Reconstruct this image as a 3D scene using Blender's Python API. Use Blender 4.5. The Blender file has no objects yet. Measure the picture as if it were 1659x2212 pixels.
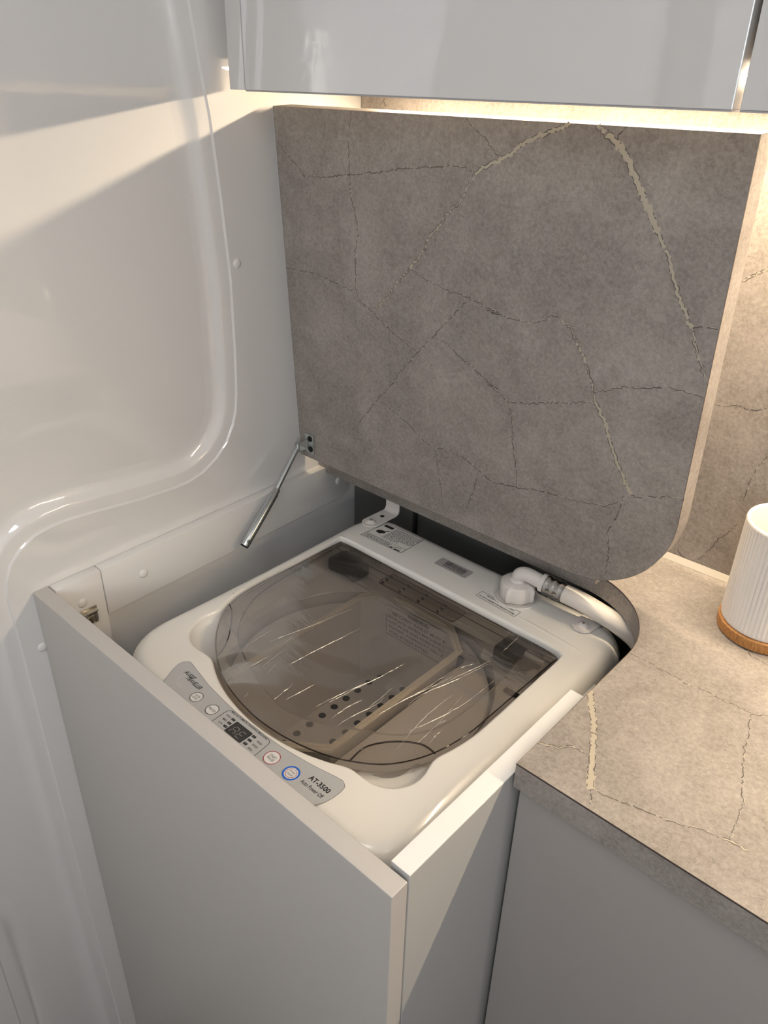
import bpy, bmesh, math, random
from mathutils import Vector, Matrix
from mathutils.geometry import tessellate_polygon

S = bpy.context.scene
COL = S.collection
RND = random.Random(7)

# ---------------------------------------------------------------- camera
F_PX = 1680.665                       # focal length in pixels of the 1659x2212 frame
YAW, PITCH, ROLL = -0.7298, -0.5074, 0.0245
CAM = Vector((0.8071, -0.2845, 0.5372))
_cy, _sy, _cp, _sp = math.cos(YAW), math.sin(YAW), math.cos(PITCH), math.sin(PITCH)
fwd = Vector((_sy * _cp, _cy * _cp, _sp)); _r0 = Vector((_cy, -_sy, 0)); _u0 = _r0.cross(fwd)
right = _r0 * math.cos(ROLL) + _u0 * math.sin(ROLL); up = _u0 * math.cos(ROLL) - _r0 * math.sin(ROLL)
cam = bpy.data.cameras.new('camera'); cam.sensor_width = 36; cam.sensor_fit = 'VERTICAL'; cam.sensor_height = 36
cam.lens = F_PX * 36 / 2212; cam.clip_start = 0.01
co = bpy.data.objects.new('camera', cam); COL.objects.link(co)
M3 = Matrix((right, up, -fwd)).transposed().to_4x4(); M3.translation = CAM
co.matrix_world = M3
S.camera = co

# ---------------------------------------------------------------- world, lights, exposure
w = bpy.data.worlds.new('world'); S.world = w; w.use_nodes = True
w.node_tree.nodes['Background'].inputs[0].default_value = (0.75, 0.85, 1.0, 1)
w.node_tree.nodes['Background'].inputs[1].default_value = 0.3
S.view_settings.view_transform = 'Standard'; S.view_settings.look = 'None'
S.view_settings.exposure = 0.2; S.view_settings.gamma = 1.0; S.view_settings.use_curve_mapping = False
S.cycles.max_bounces = 10; S.cycles.transparent_max_bounces = 24; S.cycles.caustics_reflective = False
S.cycles.caustics_refractive = False; S.cycles.sample_clamp_indirect = 6.0
S.cycles.use_denoising = True
LED_POWER = 225.0        # radiance of the warm strip under the overhead cabinets
CEIL_POWER = 10.5         # radiance of the round ceiling lights
DOOR_POWER = 9.0         # daylight through the doorway behind the camera (watts)

def area(name, loc, target, sx, sy, power, color):
    l = bpy.data.lights.new(name, 'AREA'); l.shape = 'RECTANGLE'; l.size = sx; l.size_y = sy
    l.energy = power; l.color = color
    o = bpy.data.objects.new(name, l); COL.objects.link(o); o.location = loc
    o.rotation_euler = (Vector(target) - Vector(loc)).to_track_quat('-Z', 'Y').to_euler()
    return o
area('doorway_daylight', (1.25, -1.24, 0.75), (0.1, 0.3, 0.5), 0.7, 0.8, DOOR_POWER, (0.84, 0.92, 1.0))

# ---------------------------------------------------------------- helpers
def thing(name, label, cat, loc=(0, 0, 0), group=None):
    o = bpy.data.objects.new(name, None); COL.objects.link(o); o.location = loc
    o['label'] = label; o['category'] = cat
    if group: o['group'] = group
    return o



class BM:
    """a bmesh with the shape helpers this scene needs"""
    def __init__(s): s.b = bmesh.new()
    def face(s, vs, mi=0):
        f = s.b.faces.new([v if isinstance(v, bmesh.types.BMVert) else s.b.verts.new(v) for v in vs]); f.material_index = mi
        return f
    def box(s, x0, x1, y0, y1, z0, z1, bev=0.0, mi=0, fn=None, seg=2):
        t = bmesh.new(); r = bmesh.ops.create_cube(t, size=1)
        for v in t.verts:
            v.co = Vector(((x0 + x1) / 2 + v.co.x * (x1 - x0), (y0 + y1) / 2 + v.co.y * (y1 - y0), (z0 + z1) / 2 + v.co.z * (z1 - z0)))
        if bev: bmesh.ops.bevel(t, geom=t.edges[:], offset=bev, segments=seg, profile=0.5, affect='EDGES')
        s.add(t, mi, fn)
    def add(s, t, mi=0, fn=None):
        mp = {}
        for v in t.verts: mp[v] = s.b.verts.new(fn(v.co) if fn else v.co)
        for f in t.faces:
            try: n = s.b.faces.new([mp[v] for v in f.verts])
            except ValueError: continue
            n.material_index = mi; n.smooth = f.smooth
        t.free()
    def loops(s, loops, close=True, cap0=False, cap1=False, mi=0, smooth=True):
        vs = [[s.b.verts.new(p) for p in l] for l in loops]; n = len(vs[0])
        for a, b in zip(vs, vs[1:]):
            for i in range(n if close else n - 1):
                f = s.b.faces.new((a[i], a[(i + 1) % n], b[(i + 1) % n], b[i])); f.material_index = mi; f.smooth = smooth
        if cap0: s.b.faces.new(vs[0][::-1]).material_index = mi
        if cap1: s.b.faces.new(vs[-1]).material_index = mi
        return vs
    def tube(s, pts, r, n=10, mi=0, closed=False, caps=True):
        pts = [Vector(p) for p in pts]; rs = r if isinstance(r, (list, tuple)) else [r] * len(pts); L = []
        ref = Vector((0.13, 0.21, 0.97))
        for i, p in enumerate(pts):
            if closed: d = pts[(i + 1) % len(pts)] - pts[i - 1]
            else: d = pts[min(i + 1, len(pts) - 1)] - pts[max(i - 1, 0)]
            d.normalize(); a = d.cross(ref)
            if a.length < 0.05: a = d.cross(Vector((1, 0, 0)))
            a.normalize(); b = d.cross(a)
            L.append([p + (a * math.cos(2 * math.pi * k / n) + b * math.sin(2 * math.pi * k / n)) * rs[i] for k in range(n)])
        if closed: L.append(L[0])
        s.loops(L, cap0=caps and not closed, cap1=caps and not closed, mi=mi)
    def lathe(s, c, prof, n=48, mi=0, axis='z', cap0=False, cap1=False, rfn=None):
        c = Vector(c); L = []
        for r, h in prof:
            l = []
            for k in range(n):
                a = 2 * math.pi * k / n; rr = rfn(r, h, a) if rfn else r
                u, v = rr * math.cos(a), rr * math.sin(a)
                l.append(c + (Vector((u, v, h)) if axis == 'z' else Vector((h, u, v)) if axis == 'x' else Vector((v, h, u))))
            L.append(l)
        s.loops(L, cap0=cap0, cap1=cap1, mi=mi)
    def prism(s, pts, z0, z1, mi=0, fn=lambda p: p, side_mi=None):
        a = [s.b.verts.new(fn(Vector((x, y, z0)))) for x, y in pts]; b = [s.b.verts.new(fn(Vector((x, y, z1)))) for x, y in pts]
        s.b.faces.new(a[::-1]).material_index = mi; s.b.faces.new(b).material_index = mi
        for i in range(len(a)):
            j = (i + 1) % len(a); s.b.faces.new((a[i], a[j], b[j], b[i])).material_index = mi if side_mi is None else side_mi
    def flat(s, pts, z, mi=0, fn=None):
        s.face([fn((x, y, z)) if fn else (x, y, z) for x, y in pts], mi)
    def poly_line(s, pts, wd, z, mi=0, fn=None, closed=False):
        pts = [Vector((p[0], p[1])) for p in pts]; m = len(pts)
        for i in range(m if closed else m - 1):
            a, b = pts[i], pts[(i + 1) % m]; d = (b - a)
            if d.length < 1e-7: continue
            d.normalize(); nn = Vector((-d.y, d.x)) * wd / 2; a = a - d * wd * 0.4; b = b + d * wd * 0.4
            s.flat([(a + nn)[:], (a - nn)[:], (b - nn)[:], (b + nn)[:]], z, mi, fn)
    def ring(s, c, r0, r1, z, mi=0, n=40, a0=0, a1=2 * math.pi):
        for k in range(n):
            t0 = a0 + (a1 - a0) * k / n; t1 = a0 + (a1 - a0) * (k + 1) / n
            s.flat([(c[0] + r * math.cos(t), c[1] + r * math.sin(t)) for r, t in ((r0, t0), (r1, t0), (r1, t1), (r0, t1))], z, mi)
    def disc(s, c, r, z, mi=0, n=32, fn=None):
        s.flat([(c[0] + r * math.cos(2 * math.pi * k / n), c[1] + r * math.sin(2 * math.pi * k / n)) for k in range(n)], z, mi, fn)
    def text(s, txt, mat, width=None, height=None, mi=0, shear=0.0, bold=0.0, align='CENTER'):
        cu = bpy.data.curves.new('t', 'FONT'); cu.body = txt; cu.size = 1; cu.shear = shear; cu.offset = bold; cu.resolution_u = 2
        o = bpy.data.objects.new('t', cu); COL.objects.link(o)
        me = bpy.data.meshes.new_from_object(o.evaluated_get(bpy.context.evaluated_depsgraph_get()))
        xs = [v.co.x for v in me.vertices]; ys = [v.co.y for v in me.vertices]
        x0, x1, y0, y1 = min(xs), max(xs), min(ys), max(ys)
        sx = width / (x1 - x0) if width else None; sy = height / (y1 - y0) if height else None
        sx = sx or sy; sy = sy or sx
        vs = [s.b.verts.new(mat @ Vector(((v.co.x - (x0 + x1) / 2) * sx, (v.co.y - (y0 + y1) / 2) * sy, 0))) for v in me.vertices]
        for p in me.polygons:
            try: s.b.faces.new([vs[i] for i in p.vertices]).material_index = mi
            except ValueError: pass
        bpy.data.objects.remove(o); bpy.data.curves.remove(cu); bpy.data.meshes.remove(me)
    def out(s, name, mats, parent=None, smooth=None, label=None, kind=None, normals=True, cat=None, group=None, loc=None):
        if normals: bmesh.ops.recalc_face_normals(s.b, faces=s.b.faces[:])
        me = bpy.data.meshes.new(name); s.b.to_mesh(me); s.b.free()
        if smooth is not None:
            me.polygons.foreach_set('use_smooth', [True] * len(me.polygons))
            me.set_sharp_from_angle(angle=math.radians(smooth))
        for m in (mats if isinstance(mats, (list, tuple)) else [mats]): me.materials.append(MAT[m])
        o = bpy.data.objects.new(name, me); COL.objects.link(o)
        if parent:
            o.parent = parent; p = parent; t = Vector((0, 0, 0))
            if p.type == 'EMPTY': t = p.location
            o.matrix_parent_inverse = Matrix.Translation(t).inverted()
        if label: o['label'] = label
        if kind: o['kind'] = kind
        if cat: o['category'] = cat
        if group: o['group'] = group
        return o

# ---------------------------------------------------------------- materials
MAT = {}
def mat(name, col, rough=0.4, metal=0.0, spec=0.5, coat=0.0, coat_rough=0.05, bump=None, emit=None):
    m = bpy.data.materials.new(name); m.use_nodes = True; nt = m.node_tree; p = nt.nodes['Principled BSDF']
    p.inputs['Base Color'].default_value = (*col, 1); p.inputs['Roughness'].default_value = rough; p.inputs['Metallic'].default_value = metal
    p.inputs['Specular IOR Level'].default_value = spec; p.inputs['Coat Weight'].default_value = coat; p.inputs['Coat Roughness'].default_value = coat_rough
    if emit: p.inputs['Emission Color'].default_value = (*emit[0], 1); p.inputs['Emission Strength'].default_value = emit[1]
    if bump:
        tc = nt.nodes.new('ShaderNodeTexCoord'); nz = nt.nodes.new('ShaderNodeTexNoise'); nz.inputs['Scale'].default_value = bump[0]; nz.inputs['Detail'].default_value = bump[2] if len(bump) > 2 else 2
        b = nt.nodes.new('ShaderNodeBump'); b.inputs['Strength'].default_value = 1.0; b.inputs['Distance'].default_value = bump[1]
        nt.links.new(tc.outputs['Object'], nz.inputs['Vector']); nt.links.new(nz.outputs['Fac'], b.inputs['Height'])
        nt.links.new(b.outputs['Normal'], p.inputs['Normal']); nt.links.new(b.outputs['Normal'], p.inputs['Coat Normal'])
    MAT[name] = m; return m

def stone(name, base, dark, light):
    m = bpy.data.materials.new(name); m.use_nodes = True; nt = m.node_tree; L = nt.links; p = nt.nodes['Principled BSDF']; N = nt.nodes.new
    tc = N('ShaderNodeTexCoord')
    def noise(scale, detail, rough=0.6, dist=0.0):
        n = N('ShaderNodeTexNoise'); n.inputs['Scale'].default_value = scale; n.inputs['Detail'].default_value = detail
        n.inputs['Roughness'].default_value = rough; n.inputs['Distortion'].default_value = dist
        L.new(tc.outputs['Object'], n.inputs['Vector']); return n
    def ramp(src, a, b):
        r = N('ShaderNodeMapRange'); r.inputs['From Min'].default_value = a; r.inputs['From Max'].default_value = b; L.new(src, r.inputs['Value']); return r.outputs[0]
    def mix(fac, a, b, blend='MIX'):
        x = N('ShaderNodeMix'); x.data_type = 'RGBA'; x.blend_type = blend
        if isinstance(fac, float): x.inputs[0].default_value = fac
        else: L.new(fac, x.inputs[0])
        for i, v in ((6, a), (7, b)):
            if isinstance(v, tuple): x.inputs[i].default_value = (*v, 1)
            else: L.new(v, x.inputs[i])
        return x.outputs[2]
    def mul(a, b):
        x = N('ShaderNodeMath'); x.operation = 'MULTIPLY'; L.new(a, x.inputs[0])
        if isinstance(b, float): x.inputs[1].default_value = b
        else: L.new(b, x.inputs[1])
        return x.outputs[0]
    cloud = ramp(noise(13, 6, 0.66, 0.5).outputs['Fac'], 0.38, 0.63)
    c = mix(cloud, dark, light)
    patch = ramp(noise(60, 7, 0.74, 0.9).outputs['Fac'], 0.40, 0.62)
    c = mix(0.36, c, mix(patch, tuple(v * 0.68 for v in base), tuple(v * 1.24 for v in base)))
    fine = ramp(noise(260, 4, 0.75, 0.4).outputs['Fac'], 0.36, 0.66)
    c = mix(0.5, c, mix(fine, tuple(v * 0.62 for v in base), tuple(min(1, v * 1.30) for v in base)))
    sp = ramp(noise(620, 3, 0.7).outputs['Fac'], 0.60, 0.70); area_ = ramp(noise(19, 3, 0.6, 0.2).outputs['Fac'], 0.46, 0.66)
    c = mix(mul(mul(sp, area_), 0.75), c, tuple(v * 0.42 for v in dark))
    wt = ramp(noise(480, 3, 0.7).outputs['Fac'], 0.63, 0.74)
    c = mix(mul(wt, 0.35), c, tuple(min(1, v * 1.45) for v in light))
    L.new(c, p.inputs['Base Color']); p.inputs['Roughness'].default_value = 0.5; p.inputs['Specular IOR Level'].default_value = 0.3
    b = N('ShaderNodeBump'); b.inputs['Distance'].default_value = 0.00012; b.inputs['Strength'].default_value = 0.6
    L.new(noise(700, 3).outputs['Fac'], b.inputs['Height']); L.new(b.outputs['Normal'], p.inputs['Normal'])
    MAT[name] = m

def clear(name, tint, rough=0.03, gloss=1.0, ior=1.45, bump=None, haze=0.0):
    """thin clear or smoked plastic sheet: tinted see-through plus a Fresnel reflection"""
    m = bpy.data.materials.new(name); m.use_nodes = True; nt = m.node_tree; L = nt.links; nt.nodes.remove(nt.nodes['Principled BSDF']); N = nt.nodes.new
    out = nt.nodes['Material Output']; tr = N('ShaderNodeBsdfTransparent'); tr.inputs[0].default_value = (*tint, 1)
    gl = N('ShaderNodeBsdfGlossy'); gl.inputs['Roughness'].default_value = rough; gl.inputs[0].default_value = (1, 1, 1, 1)
    fr = N('ShaderNodeFresnel'); fr.inputs[0].default_value = ior; mu = N('ShaderNodeMath'); mu.operation = 'MULTIPLY'; mu.inputs[1].default_value = gloss
    L.new(fr.outputs[0], mu.inputs[0]); mx = N('ShaderNodeMixShader'); L.new(mu.outputs[0], mx.inputs[0]); hz = N('ShaderNodeMixShader'); hz.inputs[0].default_value = haze; df = N('ShaderNodeBsdfDiffuse'); df.inputs[0].default_value = (0.8, 0.78, 0.76, 1); L.new(tr.outputs[0], hz.inputs[1]); L.new(df.outputs[0], hz.inputs[2]); L.new(hz.outputs[0], mx.inputs[1]); L.new(gl.outputs[0], mx.inputs[2]); L.new(mx.outputs[0], out.inputs[0])
    if bump:
        tc = N('ShaderNodeTexCoord'); mp = N('ShaderNodeMapping'); mp.inputs['Rotation'].default_value = (0, 0, bump[2]); mp.inputs['Scale'].default_value = bump[3]
        nz = N('ShaderNodeTexNoise'); nz.inputs['Scale'].default_value = bump[0]; nz.inputs['Detail'].default_value = 3; bp = N('ShaderNodeBump'); bp.inputs['Distance'].default_value = bump[1]
        L.new(tc.outputs['Object'], mp.inputs[0]); L.new(mp.outputs[0], nz.inputs['Vector']); L.new(nz.outputs['Fac'], bp.inputs['Height']); L.new(bp.outputs[0], gl.inputs['Normal'])
    MAT[name] = m

mat('gloss_wall', (0.80, 0.79, 0.78), 0.32, coat=1.0, coat_rough=0.02, bump=(55, 0.00012))
mat('white_board', (0.80, 0.785, 0.765), 0.38, bump=(900, 0.00002))
mat('white_bright', (0.86, 0.855, 0.84), 0.3)
mat('grey_front', (0.535, 0.512, 0.49), 0.42, bump=(1200, 0.00001))
mat('grey_side', (0.52, 0.52, 0.51), 0.22, coat=0.4, coat_rough=0.04)
mat('grey_base', (0.37, 0.345, 0.328), 0.38)
mat('gloss_door', (0.66, 0.65, 0.64), 0.25, coat=1.0, coat_rough=0.03, bump=(60, 0.00005))
mat('door_edge', (0.40, 0.40, 0.42), 0.4)
mat('dark_void', (0.02, 0.02, 0.02), 0.8)
mat('back_panel', (0.12, 0.12, 0.115), 0.6)  # dark grey carries the shade at the compartment's back in its colour
mat('machine_white', (0.80, 0.78, 0.735), 0.28, coat=0.35, coat_rough=0.08)
mat('tub_plastic', (0.66, 0.635, 0.60), 0.4)
mat('drum_plastic', (0.55, 0.53, 0.50), 0.45)
mat('basket_white', (0.72, 0.70, 0.67), 0.4)
mat('basket_rim', (0.86, 0.80, 0.68), 0.35)
mat('silver_label', (0.50, 0.51, 0.52), 0.35, metal=0.15)
mat('ink', (0.012, 0.012, 0.013), 0.5)
mat('ink_soft', (0.10, 0.095, 0.09), 0.6)
mat('print_white', (0.72, 0.72, 0.72), 0.4)
mat('print_red', (0.35, 0.02, 0.05), 0.4)
mat('print_blue', (0.01, 0.13, 0.60), 0.4)
mat('display_dark', (0.035, 0.034, 0.034), 0.15)
mat('display_seg', (0.23, 0.22, 0.21), 0.3)
mat('sticker_grey', (0.42, 0.39, 0.38), 0.4)
mat('black_plastic', (0.010, 0.010, 0.011), 0.25)
mat('zinc', (0.56, 0.60, 0.61), 0.25, metal=1.0)
mat('steel', (0.62, 0.58, 0.50), 0.22, metal=1.0)
mat('bracket_paint', (0.74, 0.70, 0.67), 0.4)
mat('hose_plastic', (0.70, 0.65, 0.59), 0.4)
mat('nut_plastic', (0.74, 0.70, 0.67), 0.35)
mat('hole_black', (0.004, 0.004, 0.004), 0.9)
mat('cup_ceramic', (0.74, 0.705, 0.675), 0.5)
mat('silicone', (0.55, 0.52, 0.46), 0.45)
mat('seam_dark', (0.045, 0.032, 0.03), 0.6)
mat('vein_dark', (0.105, 0.092, 0.083), 0.6)
mat('vein_faint', (0.27, 0.25, 0.235), 0.6)
mat('vein_light', (0.44, 0.39, 0.31), 0.5)
mat('room_white', (0.62, 0.62, 0.62), 0.6)
mat('room_grey', (0.34, 0.34, 0.345), 0.5)
mat('room_frame', (0.85, 0.86, 0.87), 0.5)
mat('room_reveal', (0.20, 0.185, 0.17), 0.6)
mat('room_floor', (0.05, 0.05, 0.053), 0.5)
mat('led_warm', (0.9, 0.85, 0.75), 0.5, emit=((1.0, 0.795, 0.55), LED_POWER))
mat('lamp_white', (0.9, 0.9, 0.9), 0.5, emit=((1.0, 0.97, 0.95), CEIL_POWER))
mat('lamp_warm', (0.9, 0.9, 0.9), 0.5, emit=((1.0, 0.91, 0.80), 110.0))
stone('stone', (0.310, 0.280, 0.258), (0.195, 0.172, 0.158), (0.415, 0.380, 0.353))
clear('smoked', (0.888, 0.862, 0.835), 0.02, 0.4)
clear('smoked_dark', (0.30, 0.24, 0.20), 0.05, 0.8)
clear('film', (0.97, 0.965, 0.955), 0.12, 0.35, 1.3, bump=(40, 0.0004, 0.75, (1, 4, 1)), haze=0.012)
clear('sheen_haze', (0.93, 0.92, 0.91), 0.1, 0.5, haze=0.24)  # white haze puts the lid border's paler reflection into the colour
clear('film_crease', (0.80, 0.79, 0.77), 0.22, 2.2, 1.5, haze=0.24)
clear('ferrule_clear', (0.9, 0.9, 0.9), 0.08, 1.5, 1.5)

def wood():
    m = bpy.data.materials.new('bamboo'); m.use_nodes = True; nt = m.node_tree; p = nt.nodes['Principled BSDF']; L = nt.links; N = nt.nodes.new
    tc = N('ShaderNodeTexCoord'); mp = N('ShaderNodeMapping'); mp.inputs['Scale'].default_value = (1, 1, 0.25); nz = N('ShaderNodeTexNoise'); nz.inputs['Scale'].default_value = 600; nz.inputs['Detail'].default_value = 4
    r = N('ShaderNodeValToRGB'); r.color_ramp.elements[0].color = (0.28, 0.115, 0.03, 1); r.color_ramp.elements[1].color = (0.50, 0.25, 0.08, 1); r.color_ramp.elements[0].position = 0.3; r.color_ramp.elements[1].position = 0.7
    L.new(tc.outputs['Object'], mp.inputs[0]); L.new(mp.outputs[0], nz.inputs['Vector']); L.new(nz.outputs['Fac'], r.inputs[0]); L.new(r.outputs[0], p.inputs['Base Color']); p.inputs['Roughness'].default_value = 0.5
    MAT['bamboo'] = m
wood()
for _n, _i in (('gloss_door', 1.95), ('gloss_wall', 1.7)): MAT[_n].node_tree.nodes['Principled BSDF'].inputs['Coat IOR'].default_value = _i

# printed veins of the laminate: thin irregular ribbons lying in the surface sheet (material slots 1 dark, 2 light, 3 faint)
def veins(bm, data, place, jit=0.0007):
    for kind, pts in data:
        P = [Vector(p) for p in pts]; fine = [P[0]]
        for a, b in zip(P, P[1:]):
            n = max(1, int((b - a).length / 0.0022)); d = (b - a); nn = Vector((-d.y, d.x)).normalized() if d.length > 1e-9 else Vector((0, 1))
            for i in range(1, n + 1): fine.append(a + d * i / n + nn * RND.gauss(0, jit) * (1 if i < n else 0.3))
        wl = {'t': 0.0, 'f': 0.0, 'm': 0.0020, 'k': 0.0034, 'x': 0.0054}[kind]; wd = {'t': 0.0011, 'f': 0.0008, 'm': 0.0009, 'k': 0.0008, 'x': 0.0008}[kind]
        def ribbon(off, width, mi, lift, keep=1.0):
            prev = None; cl = 0.0
            for i, p in enumerate(fine):
                d = fine[min(i + 1, len(fine) - 1)] - fine[max(i - 1, 0)]
                if d.length < 1e-9: continue
                d.normalize(); nn = Vector((-d.y, d.x)); cl = cl * 0.6 + RND.gauss(0, 0.35)
                t = i / max(1, len(fine) - 1); taper = 1.0 if kind in 'xk' else 0.6 + 0.4 * math.sin(math.pi * min(1, max(0, t)))
                ww = max(0.00025, width * taper * (1 + 0.55 * cl)); c = p + nn * off
                e = (place(c + nn * ww / 2, lift), place(c - nn * ww / 2, lift))
                if prev and RND.random() < keep: bm.face([prev[0], prev[1], e[1], e[0]], mi)
                prev = e
        if wl:
            ribbon(0, wl, 2, 0.00012, 0.97 if kind in 'xk' else 0.72)
            ribbon(wl * 0.5, wd, 1, 0.00016, 0.55); ribbon(-wl * 0.5, wd, 1, 0.00016, 0.65)
        else:
            if kind == 't': ribbon(0.0007, 0.0009, 2, 0.0001, 0.25)
            ribbon(0, wd, 3 if kind == 'f' else 1, 0.00016, 0.82 if kind == 't' else 0.6)

def catmull(P, n=8, closed=False):
    P = [Vector(p) for p in P]; o = []; m = len(P)
    for i in range(m if closed else m - 1):
        a, b, c, d = (P[(i + k) % m] if closed else P[min(max(i + k, 0), m - 1)] for k in (-1, 0, 1, 2))
        for k in range(n):
            t = k / n; o.append(0.5 * ((2 * b) + (c - a) * t + (2 * a - 5 * b + 4 * c - d) * t * t + (3 * b - a - 3 * c + d) * t ** 3))
    if not closed: o.append(P[-1])
    return o

def rrect(x0, x1, y0, y1, r, n=8):
    """rounded rectangle outline, r = radii at (x1,y1),(x0,y1),(x0,y0),(x1,y0)"""
    o = []
    for cx, cy, rr, a in ((x1 - r[0], y1 - r[0], r[0], 0), (x0 + r[1], y1 - r[1], r[1], 90), (x0 + r[2], y0 + r[2], r[2], 180), (x1 - r[3], y0 + r[3], r[3], 270)):
        for k in range(n + 1):
            t = math.radians(a + 90 * k / n); o.append((cx + rr * math.cos(t), cy + rr * math.sin(t)))
    return o

# ---------------------------------------------------------------- measured outlines (metres)
LID_VEINS = [('k', [(0.4076, 0.4646), (0.3844, 0.4552), (0.3615, 0.4467), (0.3449, 0.4342), (0.3388, 0.4321), (0.3198, 0.4232), (0.3055, 0.4145)]), ('m', [(0.3055, 0.4145), (0.2949, 0.3994), (0.2887, 0.3872), (0.2791, 0.3803), (0.2585, 0.3567), (0.2482, 0.3475), (0.2377, 0.3285), (0.2189, 0.3074), (0.2016, 0.2909), (0.187, 0.2716), (0.1618, 0.2487)]), ('t', [(0.0072, 0.4272), (0.017, 0.4178), (0.0359, 0.4041), (0.0533, 0.3903), (0.0914, 0.3936), (0.129, 0.3992), (0.1806, 0.4065), (0.2093, 0.4118), (0.2449, 0.4161), (0.2728, 0.4197), (0.2902, 0.4196), (0.3055, 0.4159)]), ('t', [(0.135, 0.4646), (0.1275, 0.4357), (0.1284, 0.4094), (0.1278, 0.3991), (0.128, 0.3805), (0.1354, 0.3582), (0.1392, 0.3367), (0.1331, 0.3134), (0.1316, 0.27), (0.1379, 0.2544), (0.1618, 0.2468)]), ('f', [(0.2422, 0.4631), (0.2374, 0.4435), (0.2324, 0.4303), (0.2315, 0.4172)]), ('t', [(0.2919, 0.4638), (0.3071, 0.4527), (0.3202, 0.4441), (0.328, 0.4353), (0.3353, 0.4318)]), ('t', [(0.0033, 0.2754), (0.0314, 0.2759), (0.0601, 0.2776), (0.0846, 0.2731), (0.1085, 0.2688), (0.1319, 0.2654)]), ('t', [(0.2189, 0.3074), (0.238, 0.3012), (0.2578, 0.2962), (0.2814, 0.292), (0.3063, 0.2899), (0.304, 0.2888), (0.3228, 0.2863), (0.3468, 0.2804), (0.3274, 0.2808), (0.3533, 0.279), (0.3731, 0.2777), (0.3969, 0.2818), (0.4059, 0.2917), (0.4176, 0.2904)]), ('m', [(0.4176, 0.2904), (0.4316, 0.2824), (0.4396, 0.2695), (0.4493, 0.257), (0.4537, 0.2476), (0.4604, 0.2342), (0.4635, 0.2228), (0.4671, 0.2145)]), ('k', [(0.4671, 0.2145), (0.4738, 0.207), (0.4801, 0.1963), (0.4869, 0.1824), (0.4938, 0.1685), (0.5025, 0.1534), (0.5111, 0.1397), (0.5211, 0.1266)]), ('t', [(0.304, 0.2888), (0.2912, 0.2757), (0.276, 0.2584), (0.2562, 0.2371), (0.2438, 0.2252), (0.2299, 0.21), (0.2133, 0.1902), (0.1994, 0.1759), (0.1899, 0.1605), (0.169, 0.1377), (0.1522, 0.1174), (0.1334, 0.0957), (0.1277, 0.0858), (0.111, 0.0712)]), ('t', [(0.1372, 0.2582), (0.1499, 0.2502), (0.1626, 0.2449), (0.1819, 0.2324), (0.2, 0.2241), (0.2299, 0.2117)]), ('t', [(0.2552, 0.2369), (0.2728, 0.2333), (0.2914, 0.2227), (0.3097, 0.2138), (0.3277, 0.205), (0.3493, 0.1957), (0.3325, 0.2001), (0.3505, 0.1921), (0.3645, 0.1849), (0.3902, 0.1896), (0.4126, 0.1984), (0.4345, 0.2037), (0.457, 0.2108), (0.4671, 0.2145)]), ('t', [(0.1701, 0.1332), (0.1965, 0.1223), (0.22, 0.1119), (0.241, 0.0989), (0.2592, 0.0941), (0.2769, 0.0971), (0.3029, 0.0962), (0.3244, 0.0883), (0.3456, 0.0788), (0.3526, 0.0782), (0.3846, 0.0833), (0.4185, 0.0913), (0.4442, 0.0928), (0.4687, 0.0968), (0.4939, 0.1013), (0.5074, 0.111), (0.5125, 0.1199)]), ('t', [(0.3645, 0.1849), (0.3708, 0.1652), (0.3727, 0.1428), (0.3762, 0.1241), (0.3823, 0.0985), (0.3834, 0.0857)]), ('t', [(0.4643, 0.223), (0.4829, 0.231), (0.4941, 0.2378), (0.5117, 0.2402), (0.5282, 0.2454), (0.5402, 0.25), (0.5461, 0.248), (0.5584, 0.2485), (0.5733, 0.2477)]), ('t', [(0.5125, 0.1199), (0.5214, 0.125), (0.5307, 0.126), (0.548, 0.1335), (0.5606, 0.1384), (0.5749, 0.1406)]), ('t', [(0.5131, 0.1167), (0.5107, 0.1), (0.5052, 0.0817), (0.5022, 0.0731), (0.5069, 0.0529), (0.5073, 0.0323), (0.507, 0.0106)]), ('x', [(0.4354, 0.4646), (0.4471, 0.4567), (0.4552, 0.4523), (0.4674, 0.4396), (0.475, 0.429), (0.4864, 0.4124), (0.4942, 0.4005), (0.5058, 0.3837)]), ('k', [(0.5058, 0.3837), (0.5175, 0.3669), (0.5271, 0.3456), (0.5381, 0.3255), (0.5462, 0.313), (0.5444, 0.3138), (0.5506, 0.3087)]), ('m', [(0.5506, 0.3087), (0.5547, 0.2978), (0.5626, 0.2811), (0.5707, 0.267)]), ('t', [(0.4635, 0.4642), (0.4557, 0.4584), (0.455, 0.4535)]), ('t', [(0.5507, 0.3081), (0.5615, 0.3122), (0.573, 0.3115)]), ('f', [(0.1108, 0.068), (0.1312, 0.0468), (0.1467, 0.0347), (0.1645, 0.0193), (0.1848, -0.0018)]), ('t', [(0.2615, 0.092), (0.2666, 0.0681), (0.2705, 0.0473), (0.2759, 0.0163)]), ('t', [(0.3279, 0.0819), (0.3238, 0.061), (0.3164, 0.0383), (0.3118, 0.0202)]), ('f', [(0.1302, 0.2395), (0.1241, 0.2167), (0.1141, 0.1716), (0.0982, 0.1264), (0.0845, 0.0833), (0.1109, 0.0701)])]
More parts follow.
